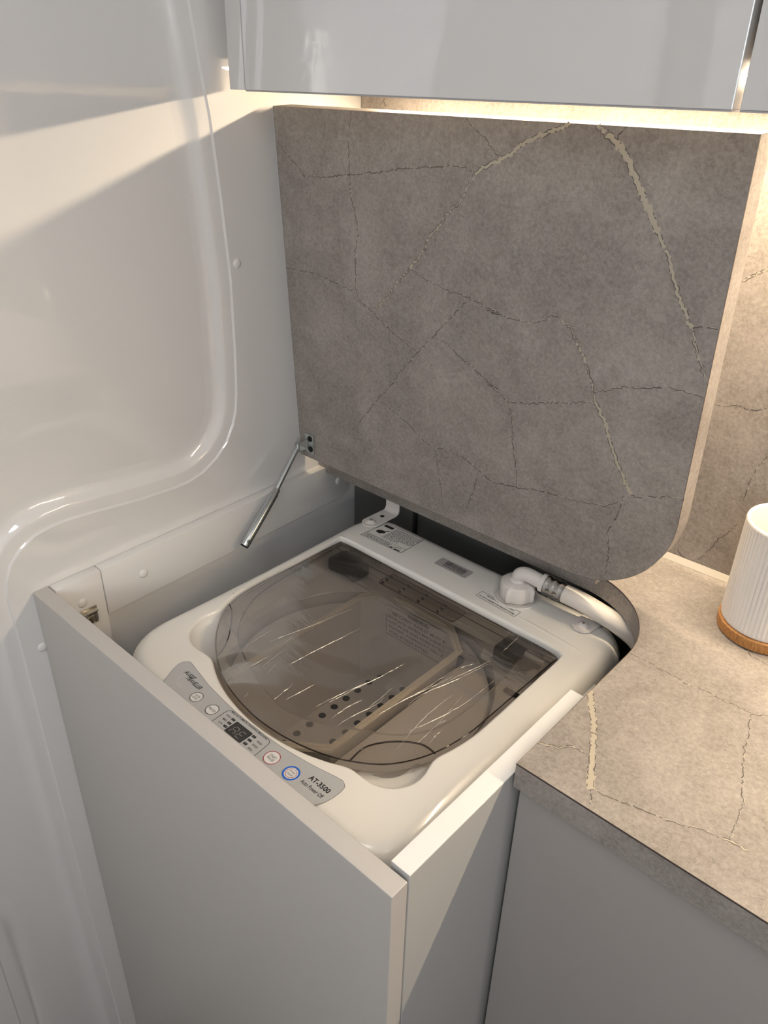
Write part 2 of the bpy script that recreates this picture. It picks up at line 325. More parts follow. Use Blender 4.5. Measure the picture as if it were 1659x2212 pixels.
TOP_VEINS = [('x', [(0.5725, 0.285), (0.5856, 0.2651), (0.5958, 0.2501), (0.6088, 0.2274), (0.6182, 0.2086), (0.6277, 0.1888), (0.6344, 0.1776)]), ('t', [(0.6344, 0.1776), (0.6421, 0.1632)]), ('m', [(0.5725, 0.1912), (0.5835, 0.1961), (0.5912, 0.2007), (0.5957, 0.2077), (0.6028, 0.2103), (0.613, 0.2104)]), ('t', [(0.6346, 0.1778), (0.6544, 0.182), (0.6703, 0.1865), (0.6864, 0.1901), (0.7031, 0.1946), (0.7204, 0.2032), (0.7345, 0.2056)]), ('m', [(0.7345, 0.2056), (0.7403, 0.2079), (0.7533, 0.2086)]), ('t', [(0.7125, 0.371), (0.7012, 0.3633), (0.7018, 0.3486), (0.7086, 0.3343), (0.7109, 0.3136), (0.7193, 0.289), (0.7267, 0.2654), (0.7323, 0.2561), (0.7365, 0.232), (0.7384, 0.2094)]), ('t', [(0.5746, 0.3657), (0.59, 0.3654), (0.6202, 0.3636), (0.6408, 0.3608), (0.6566, 0.3641), (0.6739, 0.3627), (0.6862, 0.3648), (0.7008, 0.3645)]), ('t', [(0.6552, 0.4609), (0.6663, 0.4503), (0.6862, 0.4471)]), ('f', [(0.5597, 0.5006), (0.5799, 0.5013), (0.6064, 0.4997), (0.6208, 0.4831)])]
SPLASH_VEINS = [('t', [(0.533, 0.2281), (0.5415, 0.2286), (0.5582, 0.2339), (0.5704, 0.2323), (0.5861, 0.2386)]), ('t', [(0.6005, 0.1864), (0.5928, 0.1705), (0.5896, 0.1546), (0.5884, 0.1349), (0.5895, 0.1255)]), ('t', [(0.589, 0.0967), (0.5803, 0.0799), (0.5734, 0.0711), (0.5687, 0.057), (0.5616, 0.0415), (0.5558, 0.0311)]), ('t', [(0.5286, 0.038), (0.535, 0.0313), (0.5426, 0.0283)]), ('m', [(0.5308, 0.3633), (0.539, 0.3702), (0.5458, 0.3734), (0.5517, 0.3787)]), ('t', [(0.0233, 0.5177), (0.0218, 0.5123), (0.0279, 0.5032)])]
CREASES = [[(0.2178, 0.1432), (0.2158, 0.1814)], [(0.2508, 0.1469), (0.2505, 0.1214)], [(0.3689, 0.2471), (0.3644, 0.2087), (0.3539, 0.142)], [(0.3764, 0.1704), (0.3731, 0.147), (0.3735, 0.1278)], [(0.3871, 0.1945), (0.3918, 0.1766), (0.3855, 0.1393), (0.3857, 0.1205)], [(0.3866, 0.2081), (0.3898, 0.1663)], [(0.44, 0.2453), (0.4408, 0.1955), (0.45, 0.1398)], [(0.449, 0.2505), (0.4563, 0.1975), (0.4592, 0.1633)], [(0.4223, 0.2681), (0.4088, 0.2015), (0.404, 0.1635)], [(0.3055, 0.1374), (0.3102, 0.1035)], [(0.2536, 0.2865), (0.2417, 0.2152), (0.2309, 0.1662)], [(0.208, 0.2914), (0.1912, 0.245)], [(0.2884, 0.2649), (0.2822, 0.2034), (0.2777, 0.1477)], [(0.2678, 0.142), (0.2754, 0.1193)], [(0.2824, 0.0922), (0.2846, 0.084)], [(0.4642, 0.1957), (0.4674, 0.1711)], [(0.3629, 0.1999), (0.3537, 0.159), (0.3494, 0.1276)], [(0.1286, 0.2556), (0.1359, 0.1961)], [(0.2543, 0.1682), (0.2596, 0.1302)], [(0.3226, 0.1502), (0.3189, 0.1117)], [(0.4364, 0.3213), (0.4286, 0.2866), (0.4225, 0.2567)], [(0.4375, 0.3178), (0.4293, 0.2718), (0.4165, 0.2215), (0.4171, 0.196)], [(0.4327, 0.391), (0.4364, 0.3401)], [(0.4162, 0.2836), (0.4128, 0.2324), (0.4086, 0.2058)], [(0.4586, 0.3066), (0.4574, 0.2386), (0.4466, 0.1842), (0.4405, 0.1691)], [(0.4594, 0.2086), (0.4569, 0.1977)], [(0.4254, 0.3016), (0.4185, 0.2858)], [(0.4833, 0.3902), (0.4701, 0.3823)], [(0.4874, 0.2104), (0.4867, 0.1972)]]
WALL_PATH = [(0.3009, 0.6305), (0.3009, 0.6062), (0.3071, 0.5556), (0.3166, 0.4967), (0.3242, 0.4071), (0.3297, 0.3134), (0.3284, 0.2173), (0.3256, 0.1598), (0.3216, 0.1341), (0.315, 0.1155), (0.3025, 0.0953), (0.2829, 0.0773), (0.2577, 0.0638), (0.234, 0.0585), (0.2114, 0.0579), (0.155, 0.0614), (0.0911, 0.0694), (0.0611, 0.0723), (0.0377, 0.0722), (0.0171, 0.0687), (-0.0016, 0.0585), (-0.0154, 0.0451), (-0.0245, 0.0256), (-0.0276, 0.0014), (-0.0267, -0.046), (-0.0266, -0.1399), (-0.0267, -0.3536), (-0.0258, -0.6316), (-0.0241, -0.8828)]
# ================================================================ the setting
WA = -0.0341                                           # the left wall runs 2 degrees off square
FLOOR, CEIL, BACK, FRONT, RIGHT = -0.97, 1.04, 0.572, -1.32, 1.78
def WL(u, y, z): return Vector((u + WA * y, y, z))     # u = distance out of the left wall

def wall_box(name, dims, m, **k):
    b = BM(); b.box(*dims); return b.out(name, m, kind='structure', **k)
wall_box('floor', (-0.25, RIGHT + 0.05, FRONT - 0.05, BACK + 0.05, FLOOR - 0.04, FLOOR), 'room_floor')
wall_box('ceiling', (-0.25, RIGHT + 0.05, FRONT - 0.05, BACK + 0.05, CEIL, CEIL + 0.04), 'room_white')
wall_box('wall_back', (-0.25, RIGHT + 0.05, BACK + 0.008, BACK + 0.05, FLOOR, CEIL), 'white_board')
wall_box('wall_right', (RIGHT, RIGHT + 0.05, FRONT, BACK + 0.008, FLOOR, CEIL), 'room_grey')
wall_box('wall_front', (-0.25, RIGHT + 0.05, FRONT - 0.05, FRONT, FLOOR, CEIL), 'room_grey')

# left wall: glossy moulded panel with a recess whose edge rounds the corner of the laundry cupboard
hole = [Vector((y, z)) for y, z in WALL_PATH]
hole = [Vector((0.3012, CEIL - 0.02))] + [h for h in hole[0:]] + [Vector((-0.024, FLOOR + 0.01)), Vector((-0.166, FLOOR + 0.01)), Vector((-0.158, -0.50)), Vector((-0.164, -0.46)), Vector((-0.185, -0.435)), Vector((-0.225, -0.425)), Vector((-0.66, -0.425)), Vector((-0.66, CEIL - 0.02))]
def offset(poly, d):
    o = []; n = len(poly)
    for i in range(n):
        a, b, c = poly[i - 1], poly[i], poly[(i + 1) % n]
        e1, e2 = (b - a).normalized(), (c - b).normalized(); n1, n2 = Vector((e1.y, -e1.x)), Vector((e2.y, -e2.x))
        m = (n1 + n2); m = m / max(0.35, m.dot(n1)) if m.length > 1e-6 else n1
        o.append(b + m * d)
    return o
area2 = sum(hole[i - 1].cross(hole[i]) if hasattr(Vector, 'cross2') else hole[i - 1].x * hole[i].y - hole[i - 1].y * hole[i].x for i in range(len(hole)))
SGN = -1 if area2 > 0 else 1                           # offset towards the inside of the recess
outer = [Vector((FRONT, FLOOR)), Vector((BACK + 0.008, FLOOR)), Vector((BACK + 0.008, CEIL)), Vector((FRONT, CEIL))]
b = BM()
polys = [outer, hole]
flat_pts = [p for l in polys for p in l]
vs = [b.b.verts.new(WL(0, p.x, p.y)) for p in flat_pts]
for t in tessellate_polygon([[Vector((p.x, p.y, 0)) for p in l] for l in polys]): b.b.faces.new([vs[i] for i in t])
vb = [b.b.verts.new(WL(-0.10, p.x, p.y)) for p in outer]
b.b.faces.new(vb)
for i in range(4): b.b.faces.new((vs[i], vs[(i + 1) % 4], vb[(i + 1) % 4], vb[i]))
wall_left = b.out('wall_left', 'gloss_wall', kind='structure')
prof = [(0.0, 0.0), (0.0008, -0.0012), (0.002, -0.0026), (0.016, -0.0032), (0.019, -0.0045), (0.023, -0.0080), (0.028, -0.0115), (0.034, -0.0130), (0.044, -0.0136)]
b = BM(); L = []
for d, u in prof: L.append([WL(u, p.x, p.y) for p in offset(hole, SGN * d)])
b.loops(L)
b.out('moulding', 'gloss_wall', wall_left, smooth=40)
b = BM(); inn = offset(hole, SGN * 0.044)
vs = [b.b.verts.new(WL(-0.0136, p.x, p.y)) for p in inn]
for t in tessellate_polygon([[Vector((p.x, p.y, 0)) for p in inn]]): b.b.faces.new([vs[i] for i in t])
b.out('recess_panel', 'gloss_wall', wall_left)
def dome(bm, c, r, h, fn, mi=0):
    """a low screw cap dome; fn maps (u, v, height) to the world"""
    L = []
    for k in range(5):
        a = math.pi / 2 * k / 4; L.append([fn(c, r * math.cos(a) * math.cos(t * math.pi / 10), r * math.cos(a) * math.sin(t * math.pi / 10), h * math.sin(a)) for t in range(20)] if k < 4 else None)
    L = [l for l in L if l]; L.insert(0, [fn(c, r * math.cos(t * math.pi / 10), r * math.sin(t * math.pi / 10), -0.001) for t in range(20)])
    bm.loops(L, cap1=True, mi=mi)
on_wall = lambda u0: (lambda c, p, q, h: WL(u0 + h, c[0] + p, c[1] + q))
for c in ((0.3402, 0.3296), (-0.0035, -0.0792)):
    b = BM(); dome(b, c, 0.0062, 0.0026, on_wall(0)); b.out('screw_cap', 'white_board', wall_left, smooth=60)
# doorway further along the left wall, seen only as a reflection in the overhead door
b = BM(); b.box(0.002, 0.02, -0.845, -0.697, FLOOR, 0.96, fn=lambda p: WL(p.x, p.y, p.z)); d1 = b.out('door_1', 'room_reveal', kind='structure')
for y0, y1, u in ((-0.9205, -0.8455, 0.030), (-1.008, -0.9225, 0.026)):
    b = BM(); b.box(0.002, u, y0, y1, FLOOR, 1.0, fn=lambda p: WL(p.x, p.y, p.z)); b.out('door_frame', 'room_frame', d1)

# ceiling lights
def ceiling_light(x, y, label):
    t = thing('ceiling_light', label, 'light', (x, y, CEIL), 'round ceiling lights')
    b = BM(); b.lathe((x, y, CEIL), [(0.165, 0), (0.165, -0.012), (0.15, -0.016), (0.148, -0.008)], 40); b.out('trim_ring', 'white_bright', t, smooth=40)
    b = BM(); b.disc((x, y), 0.148, CEIL - 0.008); b.out('diffuser', 'lamp_white', t)
ceiling_light(0.55, -0.55, 'round white ceiling light nearer the left wall')
ceiling_light(1.25, -0.30, 'round white ceiling light nearer the right wall')
t = thing('wall_lamp', 'slim upright warm light bar in the corner of the right wall', 'lamp', (RIGHT, -1.288, 0.44))
b = BM(); b.box(RIGHT - 0.02, RIGHT - 0.0005, -1.3185, -1.256, 0.43, 0.70, 0.003); b.out('housing', 'white_bright', t)
b = BM(); b.box(RIGHT - 0.026, RIGHT - 0.0205, -1.316, -1.260, 0.44, 0.692, 0.002); b.out('diffuser', 'lamp_warm', t)

# ================================================================ splashback and worktop
sp = BM(); sp.box(WA * BACK + 0.001, RIGHT - 0.001, BACK, BACK + 0.0078, 0.0215, 0.551)
veins(sp, SPLASH_VEINS, lambda p, l: (p.x, BACK - l, p.y))
sp.out('splashback', ['stone', 'vein_dark', 'vein_light', 'vein_faint'], normals=False, cat='splashback', label='upright stone laminate splashback behind the raised flap and the ribbed tumbler')

ZB, TB, XB, YB = 0.0204, 0.0282, 0.5728, 0.1579
arc = [(0.4578 + 0.115 * math.cos(math.radians(a)), 0.3625 + 0.1145 * math.sin(math.radians(a))) for a in range(0, 91, 5)]
top_poly = [(XB, YB), (RIGHT - 0.001, YB), (RIGHT - 0.001, BACK - 0.001), (WA * BACK + 0.002, BACK - 0.001), (WA * 0.477 + 0.002, 0.477)] + arc[::-1]
b = BM(); b.prism(top_poly, ZB - TB, ZB)
veins(b, TOP_VEINS, lambda p, l: (p.x, p.y, ZB + l))
def seam(bm, poly, f0, f1, closed=True):
    m = len(poly)
    for i in range(m if closed else m - 1):
        p, q_ = poly[i], poly[(i + 1) % m]; bm.face([f0(p), f0(q_), f1(q_), f1(p)], 4)
edge = [(XB + 1.0, YB), (XB, YB)] + arc + [(WA * 0.477 + 0.01, 0.477)]
def outset(poly, d):
    o = []
    for i, p in enumerate(poly):
        a = Vector(poly[max(i - 1, 0)]); c = Vector(poly[min(i + 1, len(poly) - 1)]); t = (c - a).normalized(); o.append((p[0] + t.y * d, p[1] - t.x * d))
    return o
eo = outset(edge, -0.00025)
seam(b, eo, lambda p: (p[0], p[1], ZB + 0.00012), lambda p: (p[0], p[1], ZB - 0.0012), False)
ei = outset(edge, 0.0004)
for i in range(len(eo) - 1): b.face([(eo[i][0], eo[i][1], ZB + 0.00013), (eo[i + 1][0], eo[i + 1][1], ZB + 0.00013), (ei[i + 1][0], ei[i + 1][1], ZB + 0.00013), (ei[i][0], ei[i][1], ZB + 0.00013)], 4)
b.out('worktop', ['stone', 'vein_dark', 'vein_light', 'vein_faint', 'seam_dark'], normals=False, cat='worktop', label='stone laminate worktop with a curved cut-out beside the washing machine')
b = BM(); b.prism([(BACK - 0.0005, ZB + 0.0003), (BACK - 0.0045, ZB + 0.0003), (BACK - 0.0042, ZB + 0.0010), (BACK - 0.0005, ZB + 0.0085)], WA * BACK + 0.004, RIGHT - 0.002, fn=lambda p: Vector((p.z, p.x, p.y)))
b.out('sealant_bead', 'silicone', cat='sealant', label='pale silicone bead along the foot of the stone splashback')

# base cabinet under the worktop
t = thing('base_cabinet', 'grey base cabinet under the stone worktop', 'cabinet', (0.574, 0.166, FLOOR))
b = BM(); b.box(0.5745, RIGHT - 0.002, 0.168, 0.186, FLOOR + 0.002, ZB - TB - 0.0005, 0.001); b.out('front_panel', 'grey_base', t)
b = BM(); b.box(0.5765, 0.592, 0.187, BACK - 0.002, FLOOR + 0.002, ZB - TB - 0.0005); b.out('side_panel', 'dark_void', t)

# ================================================================ laundry cupboard round the machine
t = thing('laundry_cabinet', 'light grey open-topped cupboard boxed round the washing machine', 'cabinet', (0, 0, FLOOR))
W = 0.57; TP = 0.0184
b = BM(); b.box(0.0004, W, 0, TP, FLOOR + 0.002, 0, 0.0007); b.out('front_panel', 'grey_front', t)
b = BM(); b.box(0.5500, 0.5697, TP + 0.0028, 0.292, FLOOR + 0.002, 0.0032, 0.0007); side = b.out('side_panel', 'grey_side', t)
b = BM(); b.box(0.5501, 0.5696, TP + 0.0029, 0.2919, 0.0033, 0.0037, 0.0002); b.out('edge_strip', 'white_bright', side)
b = BM(); b.box(0.5510, 0.5697, 0.2935, 0.345, FLOOR + 0.002, -0.022, 0.001); b.out('cleat', 'grey_side', t)
b = BM(); b.box(WA * 0.56 + 0.001, 0.5755, 0.561, 0.5705, FLOOR + 0.002, ZB - TB - 0.001)
b.out('back_panel', 'back_panel', t)
b = BM(); b.box(0.118, 0.124, 0.5545, 0.5605, -0.5, -0.009, 0.001); b.out('back_batten', 'dark_void', t)
wl = lambda p: WL(p.x, p.y, p.z)
def rail_fn(p): return WL(p.x, p.y, p.z)
b = BM()
prof2 = [(0.081, 0), (0.53, 0), (0.53, -0.055), (0.526, -0.062), (0.518, -0.066), (0.081, -0.0675)]
t2 = bmesh.new(); vv = [[t2.verts.new((u, y, z)) for y, z in prof2] for u in (0.0006, 0.0163)]
t2.faces.new(vv[0]); t2.faces.new(vv[1][::-1])
for i in range(6): t2.faces.new((vv[0][i], vv[0][(i + 1) % 6], vv[1][(i + 1) % 6], vv[1][i]))
bmesh.ops.bevel(t2, geom=t2.edges[:], offset=0.0014, segments=2, affect='EDGES', profile=0.5)
b.add(t2, fn=rail_fn); rail = b.out('rail', 'white_board', t, smooth=35)
for c in ((0.1371, -0.033), (0.5052, -0.033)):
    b = BM(); dome(b, c, 0.0062, 0.0026, on_wall(0.0163)); b.out('screw_cap', 'white_board', rail, smooth=60)
b = BM(); b.box(0.0006, 0.0163, 0.0205, 0.0802, -0.175, 0.0, 0.0018, fn=rail_fn); block = b.out('catch_block', 'white_board', t, smooth=35)
b = BM(); dome(b, (0.0495, -0.0336), 0.0062, 0.0026, on_wall(0.0163)); b.out('screw_cap', 'white_board', block, smooth=60)
b = BM()                                               # spring catch: back plate, two jaws, rollers
b.box(0.0164, 0.0178, 0.036, 0.066, -0.066, -0.044, 0.0005, fn=rail_fn)
b.box(0.0178, 0.026, 0.038, 0.064, -0.0475, -0.0455, 0.0006, fn=rail_fn)
b.box(0.0178, 0.026, 0.040, 0.062, -0.0625, -0.0608, 0.0006, fn=rail_fn)
for y in (0.0435, 0.0595): b.tube([rail_fn(Vector((0.0235, y, -0.050))), rail_fn(Vector((0.0235, y, -0.0605)))], 0.0028, 12)
b.tube([rail_fn(Vector((0.0235, 0.0435, -0.052))), rail_fn(Vector((0.0235, 0.0595, -0.052)))], 0.0012, 8)
b.out('spring_catch', 'steel', block, smooth=40)

# ================================================================ raised flap of the worktop
LEAN = -0.05723; YL, ZL = 0.4241, 0.0425; sL, cL = math.sin(LEAN), math.cos(LEAN)
def FL(x, h, d=0.0): return Vector((x, YL + sL * h + cL * d, ZL + cL * h - sL * d))   # d = depth behind the visible face
X0, X1, HT, TH = 0.0038, 0.574, 0.4649, 0.0285
cor = [(X1 - 0.112 + 0.112 * math.cos(math.radians(a)), 0.112 + 0.112 * math.sin(math.radians(a))) for a in range(-90, 1, 5)]
fl = [(X0, 0.0)] + cor + [(X1, HT), (X0, HT)]
t = thing('worktop_flap', 'hinged stone laminate worktop flap standing open against the splashback', 'worktop flap', FL(0.28, 0, TH / 2))
b = BM()
va = [b.b.verts.new(FL(x, h, 0.0)) for x, h in fl]; vb = [b.b.verts.new(FL(x, h, TH)) for x, h in fl]
b.b.faces.new(va); b.b.faces.new(vb[::-1])
for i in range(len(fl)):
    j = (i + 1) % len(fl); b.b.faces.new((va[i], vb[i], vb[j], va[j]))
veins(b, LID_VEINS, lambda p, l: FL(p.x, p.y, -l))
no = []
cx = Vector((0.29, 0.25))
for i, p in enumerate(fl):
    a, c = Vector(fl[i - 1]), Vector(fl[(i + 1) % len(fl)]); tt = (c - a).normalized(); no.append((tt.y, -tt.x))
fo = [(p[0] + n[0] * 0.0002, p[1] + n[1] * 0.0002) for p, n in zip(fl, no)]
seam(b, fo, lambda p: FL(p[0], p[1], -0.0001), lambda p: FL(p[0], p[1], 0.0013))
flap = b.out('slab', ['stone', 'vein_dark', 'vein_light', 'vein_faint', 'seam_dark'], t, normals=False)
# lid stay: plate screwed to the flap, hinged arm, thin rod sliding in a wider tube
def PT(px, y=None): return None
b = BM(); b.box(0.017, 0.0345, 0.0085, 0.0395, -0.0016, -0.0002, 0.0004, fn=lambda p: FL(p.x, p.y, p.z))
stay = b.out('lid_stay', 'zinc', t, label='zinc-plated telescopic lid stay')
b = BM()
for h in (0.0325, 0.0160): b.lathe((0, 0, 0), [(0.0042, -0.0024), (0.0042, -0.0018), (0.002, -0.0017)], 20, cap1=True)
for k, v in enumerate(b.b.verts):
    h = 0.0325 if k < 60 else 0.0160; v.co = FL(0.0272 + v.co.x, h + v.co.y * 1.05, v.co.z)
b.out('screw_hole', 'hole_black', stay)
J = FL(0.0085, 0.0165, -0.010)
b = BM()
a0, a1 = FL(0.022, 0.0315, -0.0012), FL(0.022, 0.0150, -0.0012); c0, c1 = J + Vector((0.001, 0, 0.0055)), J + Vector((0.001, 0, -0.0055)); thk = Vector((0.0006, -0.0016, 0))
b.loops([[a0, a1, a1 + thk, a0 + thk], [c0, c1, c1 + thk, c0 + thk]], cap0=True, cap1=True, smooth=False)
b.out('arm', 'zinc', stay)
MID = Vector((0.017, 0.3605, 0.0075)); END = Vector((0.0245, 0.2915, -0.0525))
b = BM(); b.tube([J + Vector((0, 0, 0.0065)), J + Vector((0, 0, -0.0065))], 0.0042, 14); b.tube([J, MID], 0.0036, 16); b.out('rod', 'zinc', stay, smooth=40)
dd = (END - MID).normalized()
b = BM(); b.tube([MID - dd * 0.004, MID - dd * 0.002, MID + dd * 0.002, MID + dd * 0.005, END], [0.0046, 0.0052, 0.0052, 0.0062, 0.0066], 20)
b.out('sleeve', 'zinc', stay, smooth=40)
b = BM(); b.tube([END - dd * 0.0002, END + dd * 0.0014], [0.0058, 0.0058], 18); b.out('sleeve_cap', 'hole_black', stay)
b = BM(); b.lathe(END - dd * 0.008 + Vector((0.0058, -0.002, 0.002)), [(0.0026, -0.001), (0.0026, 0.0008), (0.0014, 0.0014)], 14, axis='x', cap1=True); b.out('pivot_pin', 'zinc', stay, smooth=40)
b = BM(); b.box(-0.0125, X0 - 0.0002, 0.004, HT - 0.001, 0.017, TH - 0.001, 0.001, fn=lambda p: FL(p.x, p.y, p.z)); b.out('flap_light_block', 'white_board', t)  # added strip that blocks LED light between flap and wall
# long piano hinge behind its foot, plus blocks added to stop strip light
for x, xl in ((0.012, 0.448),):
    b = BM(); b.box(x, x + xl, 0.002, 0.03, TH + 0.0002, TH + 0.0018, fn=lambda p: FL(p.x, p.y, p.z)); b.box(x, x + xl, 0.4775, 0.50, ZB + 0.0004, ZB + 0.0018)
    b.tube([(x, 0.466, 0.0300), (x + xl, 0.466, 0.0300)], 0.003, 10); b.box(x, x + xl, 0.4545, 0.4768, ZB + 0.0003, 0.050, mi=1); b.box(x + xl + 0.0004, 0.484, 0.4545, 0.4672, ZB - 0.0005, 0.052, mi=1)
    b.out('hinge_light_block', ['zinc', 'stone'], t)

# ================================================================ overhead cabinets with the warm light strip
def overhead(x0, x1, label, stile):
    t = thing('overhead_cabinet', label, 'cabinet', ((x0 + x1) / 2, 0.4, 0.5235), 'overhead cabinets')
    yF, zB = 0.3344, 0.5235
    b = BM(); b.box(x0 + 0.004, x1 - 0.004, yF + 0.0195, BACK - 0.0005, 0.553,  CEIL - 0.002); b.out('carcass', 'white_board', t)
    dx0 = x0
    if stile:
        b = BM(); b.box(x0, x0 + 0.0262, yF, yF + 0.018, zB,  CEIL - 0.002, 0.0006); b.out('side_stile', 'gloss_door', t)
        b = BM(); b.box(WA * 0.345 + 0.0005, x0 + 0.0035, 0.356, 0.372, 0.553, CEIL - 0.002); b.out('gap_light_block', 'white_board', t); dx0 = x0 + 0.0272  # board added to keep strip light out of the wall gap
    b = BM(); b.box(dx0, x1, yF, yF + 0.018, zB,  CEIL - 0.002, 0.0008); d = b.out('door', 'gloss_door', t)
    b = BM(); b.box(dx0 + 0.0004, x1 - 0.0004, yF + 0.0002, yF + 0.0178, zB - 0.0012, zB - 0.00005, 0.0002); b.out('edge_strip', 'door_edge', d)
overhead(0.0048, 0.5722, 'glossy pale grey overhead cabinet above the raised flap', True)
overhead(0.5772, RIGHT - 0.003, 'glossy pale grey overhead cabinet at the right edge of the photo', False)
t = thing('led_strip', 'warm white light strip under the overhead cabinets', 'light', (0.8, 0.512, 0.552))
led_n = Vector((0, -0.22, -0.9755)); led_t = Vector((0, 0.9755, -0.22)); led_c = Vector((0, 0.512, 0.5472))
def led_pt(x, s, d): p = led_c + led_t * s + led_n * d; return (x, p.y, p.z)
b = BM(); lp = [[led_pt(x, s, d) for s, d in ((-0.0066, 0.0012), (-0.0054, 0.0012), (-0.0054, -0.0002), (0.0054, -0.0002), (0.0054, 0.0012), (0.0066, 0.0012))] + [(x, 0.5195, 0.5527), (x, 0.5045, 0.5527)] for x in (0.066, RIGHT - 0.02)]
b.loops(lp, cap0=True, cap1=True, smooth=False); b.out('channel', 'zinc', t)
b = BM(); lp = [[led_pt(x, s, d) for s, d in ((-0.0052, 0.0), (0.0052, 0.0), (0.0052, 0.0006), (-0.0052, 0.0006))] for x in (0.07, RIGHT - 0.022)]
b.loops(lp, cap0=True, cap1=True, smooth=False); b.out('diffuser', 'led_warm', t)
# ================================================================ washing machine
ZM = -0.04; CX, CY = 0.31, 0.235; NA = 192
ANG = [2 * math.pi * k / NA for k in range(NA)]
def radial(poly):
    """distance from the machine's middle to an outline along each of the NA directions"""
    o = []; P = [Vector((p[0] - CX, p[1] - CY)) for p in poly]
    for a in ANG:
        d = Vector((math.cos(a), math.sin(a))); best = 0
        for i in range(len(P)):
            p, q_ = P[i - 1], P[i]; e = q_ - p; den = d.x * e.y - d.y * e.x
            if abs(den) < 1e-12: continue
            tt = (p.x * e.y - p.y * e.x) / den; s_ = (p.x * d.y - p.y * d.x) / den
            if tt > 0 and -1e-6 <= s_ <= 1 + 1e-6: best = max(best, tt)
        o.append(best)
    return o
def rl(r, z, off=0.0): return [Vector((CX + (r[i] + (off[i] if isinstance(off, list) else off)) * math.cos(a), CY + (r[i] + (off[i] if isinstance(off, list) else off)) * math.sin(a), z[i] if isinstance(z, list) else z)) for i, a in enumerate(ANG)]
R_OUT = radial(rrect(0.097, 0.538, 0.029, 0.489, (0.062, 0.048, 0.07, 0.05), 10))
lid_ctrl = [(0.124, 0.30), (0.1245, 0.25), (0.128, 0.205), (0.1445, 0.163), (0.174, 0.1295), (0.213, 0.102), (0.256, 0.0835), (0.306, 0.0745), (0.352, 0.0755), (0.394, 0.0845), (0.428, 0.0995), (0.458, 0.124), (0.478, 0.161), (0.4875, 0.206), (0.4885, 0.25), (0.488, 0.30)]
lid_poly = [(0.1215, 0.3905)] + [tuple(p) for p in catmull(lid_ctrl, 6)] + [(0.488, 0.3855)]
R_LID = radial(lid_poly)
def circ(c, r): return [(c[0] + r * math.cos(k * math.pi / 36), c[1] + r * math.sin(k * math.pi / 36)) for k in range(72)]
r_s1, r_s2 = radial(circ((0.4515, 0.1325), 0.0375)), radial(circ((0.1800, 0.1440), 0.0440))
R_OPEN = [max(a + 0.0035, b_, c_) for a, b_, c_ in zip(R_LID, r_s1, r_s2)]
for _ in range(2): R_OPEN = [max((R_OPEN[i - 1] + 2 * R_OPEN[i] + R_OPEN[(i + 1) % NA]) / 4, R_LID[i] + 0.0025) for i in range(NA)]
wm = thing('washing_machine', 'white top-loading mini washing machine with a smoked see-through lid', 'washing machine', (0.318, 0.26, FLOOR))
b = BM(); L = [rl(R_OUT, FLOOR + 0.06, -0.004), rl(R_OUT, -0.12, 0), rl(R_OUT, -0.072, 0)]
for k in range(1, 9):
    a = math.pi / 2 * k / 8; L.append(rl(R_OUT, -0.066 + 0.026 * math.sin(a), -0.026 * (1 - math.cos(a))))
L.append(rl(R_OPEN, ZM, 0.0045))
for k in range(1, 5):
    a = math.pi / 2 * k / 4; L.append(rl(R_OPEN, ZM - 0.0045 * (1 - math.cos(a)), 0.0045 * (1 - math.sin(a))))
scoop = [max(0.0, min(1.0, (R_OPEN[i] - R_LID[i] - 0.004) / 0.009)) for i in range(NA)]
L.append(rl(R_OPEN, [ZM - 0.009 - 0.003 * scoop[i] for i in range(NA)], [-0.001 - 0.004 * s_ for s_ in scoop]))
L.append(rl(R_OPEN, [ZM - 0.014 - 0.002 * scoop[i] for i in range(NA)], [-0.0025 - 0.012 * s_ for s_ in scoop]))
L.append(rl(R_OPEN, [ZM - 0.022 + 0.002 * scoop[i] for i in range(NA)], [-0.006 - 0.022 * s_ for s_ in scoop]))
L.append(rl(R_OPEN, ZM - 0.036, [-0.012 - 0.026 * s_ for s_ in scoop]))
b.loops(L, cap0=True)
ridge = [(0.40, 0.4105, ZM + 0.0003), (0.43, 0.4090, ZM + 0.0006), (0.47, 0.4060, ZM + 0.0006), (0.498, 0.4035, ZM + 0.0005), (0.512, 0.4010, ZM - 0.001)]
b.tube([(x, y, ZM - 0.0046) for x, y, z in ridge], [0.0046, 0.0053, 0.0055, 0.0055, 0.0046], 24)
for x in (0.16, 0.47):
    for y in (0.09, 0.43): b.lathe((x, y, FLOOR + 0.001), [(0.022, 0), (0.022, 0.02), (0.016, 0.062)], 20, cap0=True)
b.out('body', 'machine_white', wm, smooth=40, normals=True)
# deck under the lid with the round drum mouth
DC = (0.305, 0.238)
R_D = radial([(DC[0] + 0.166 * math.cos(k * math.pi / 60), DC[1] + 0.158 * math.sin(k * math.pi / 60)) for k in range(120)])
b = BM(); L = [rl(R_OPEN, ZM - 0.036, [-0.011 - 0.025 * s_ for s_ in scoop]), rl(R_D, ZM - 0.040, 0.004), rl(R_D, ZM - 0.0425, 0.0), rl(R_D, ZM - 0.075, 0.0005)]
b.loops(L); deck = b.out('inner_deck', 'tub_plastic', wm, smooth=40, normals=False)
b = BM(); b.lathe((DC[0], DC[1], 0), [(0.1635, ZM - 0.070), (0.1635, -0.34), (0.02, -0.345)], 72, cap1=True)
drum = b.out('drum', 'drum_plastic', wm, smooth=40, normals=False)
OUT8 = radial([(0.1935 + 0.020, 0.0875), (0.376 - 0.046, 0.0875), (0.3765, 0.115), (0.3765, 0.356), (0.376 - 0.042, 0.391), (0.1935 + 0.02, 0.391), (0.1935, 0.356), (0.1935, 0.123)])
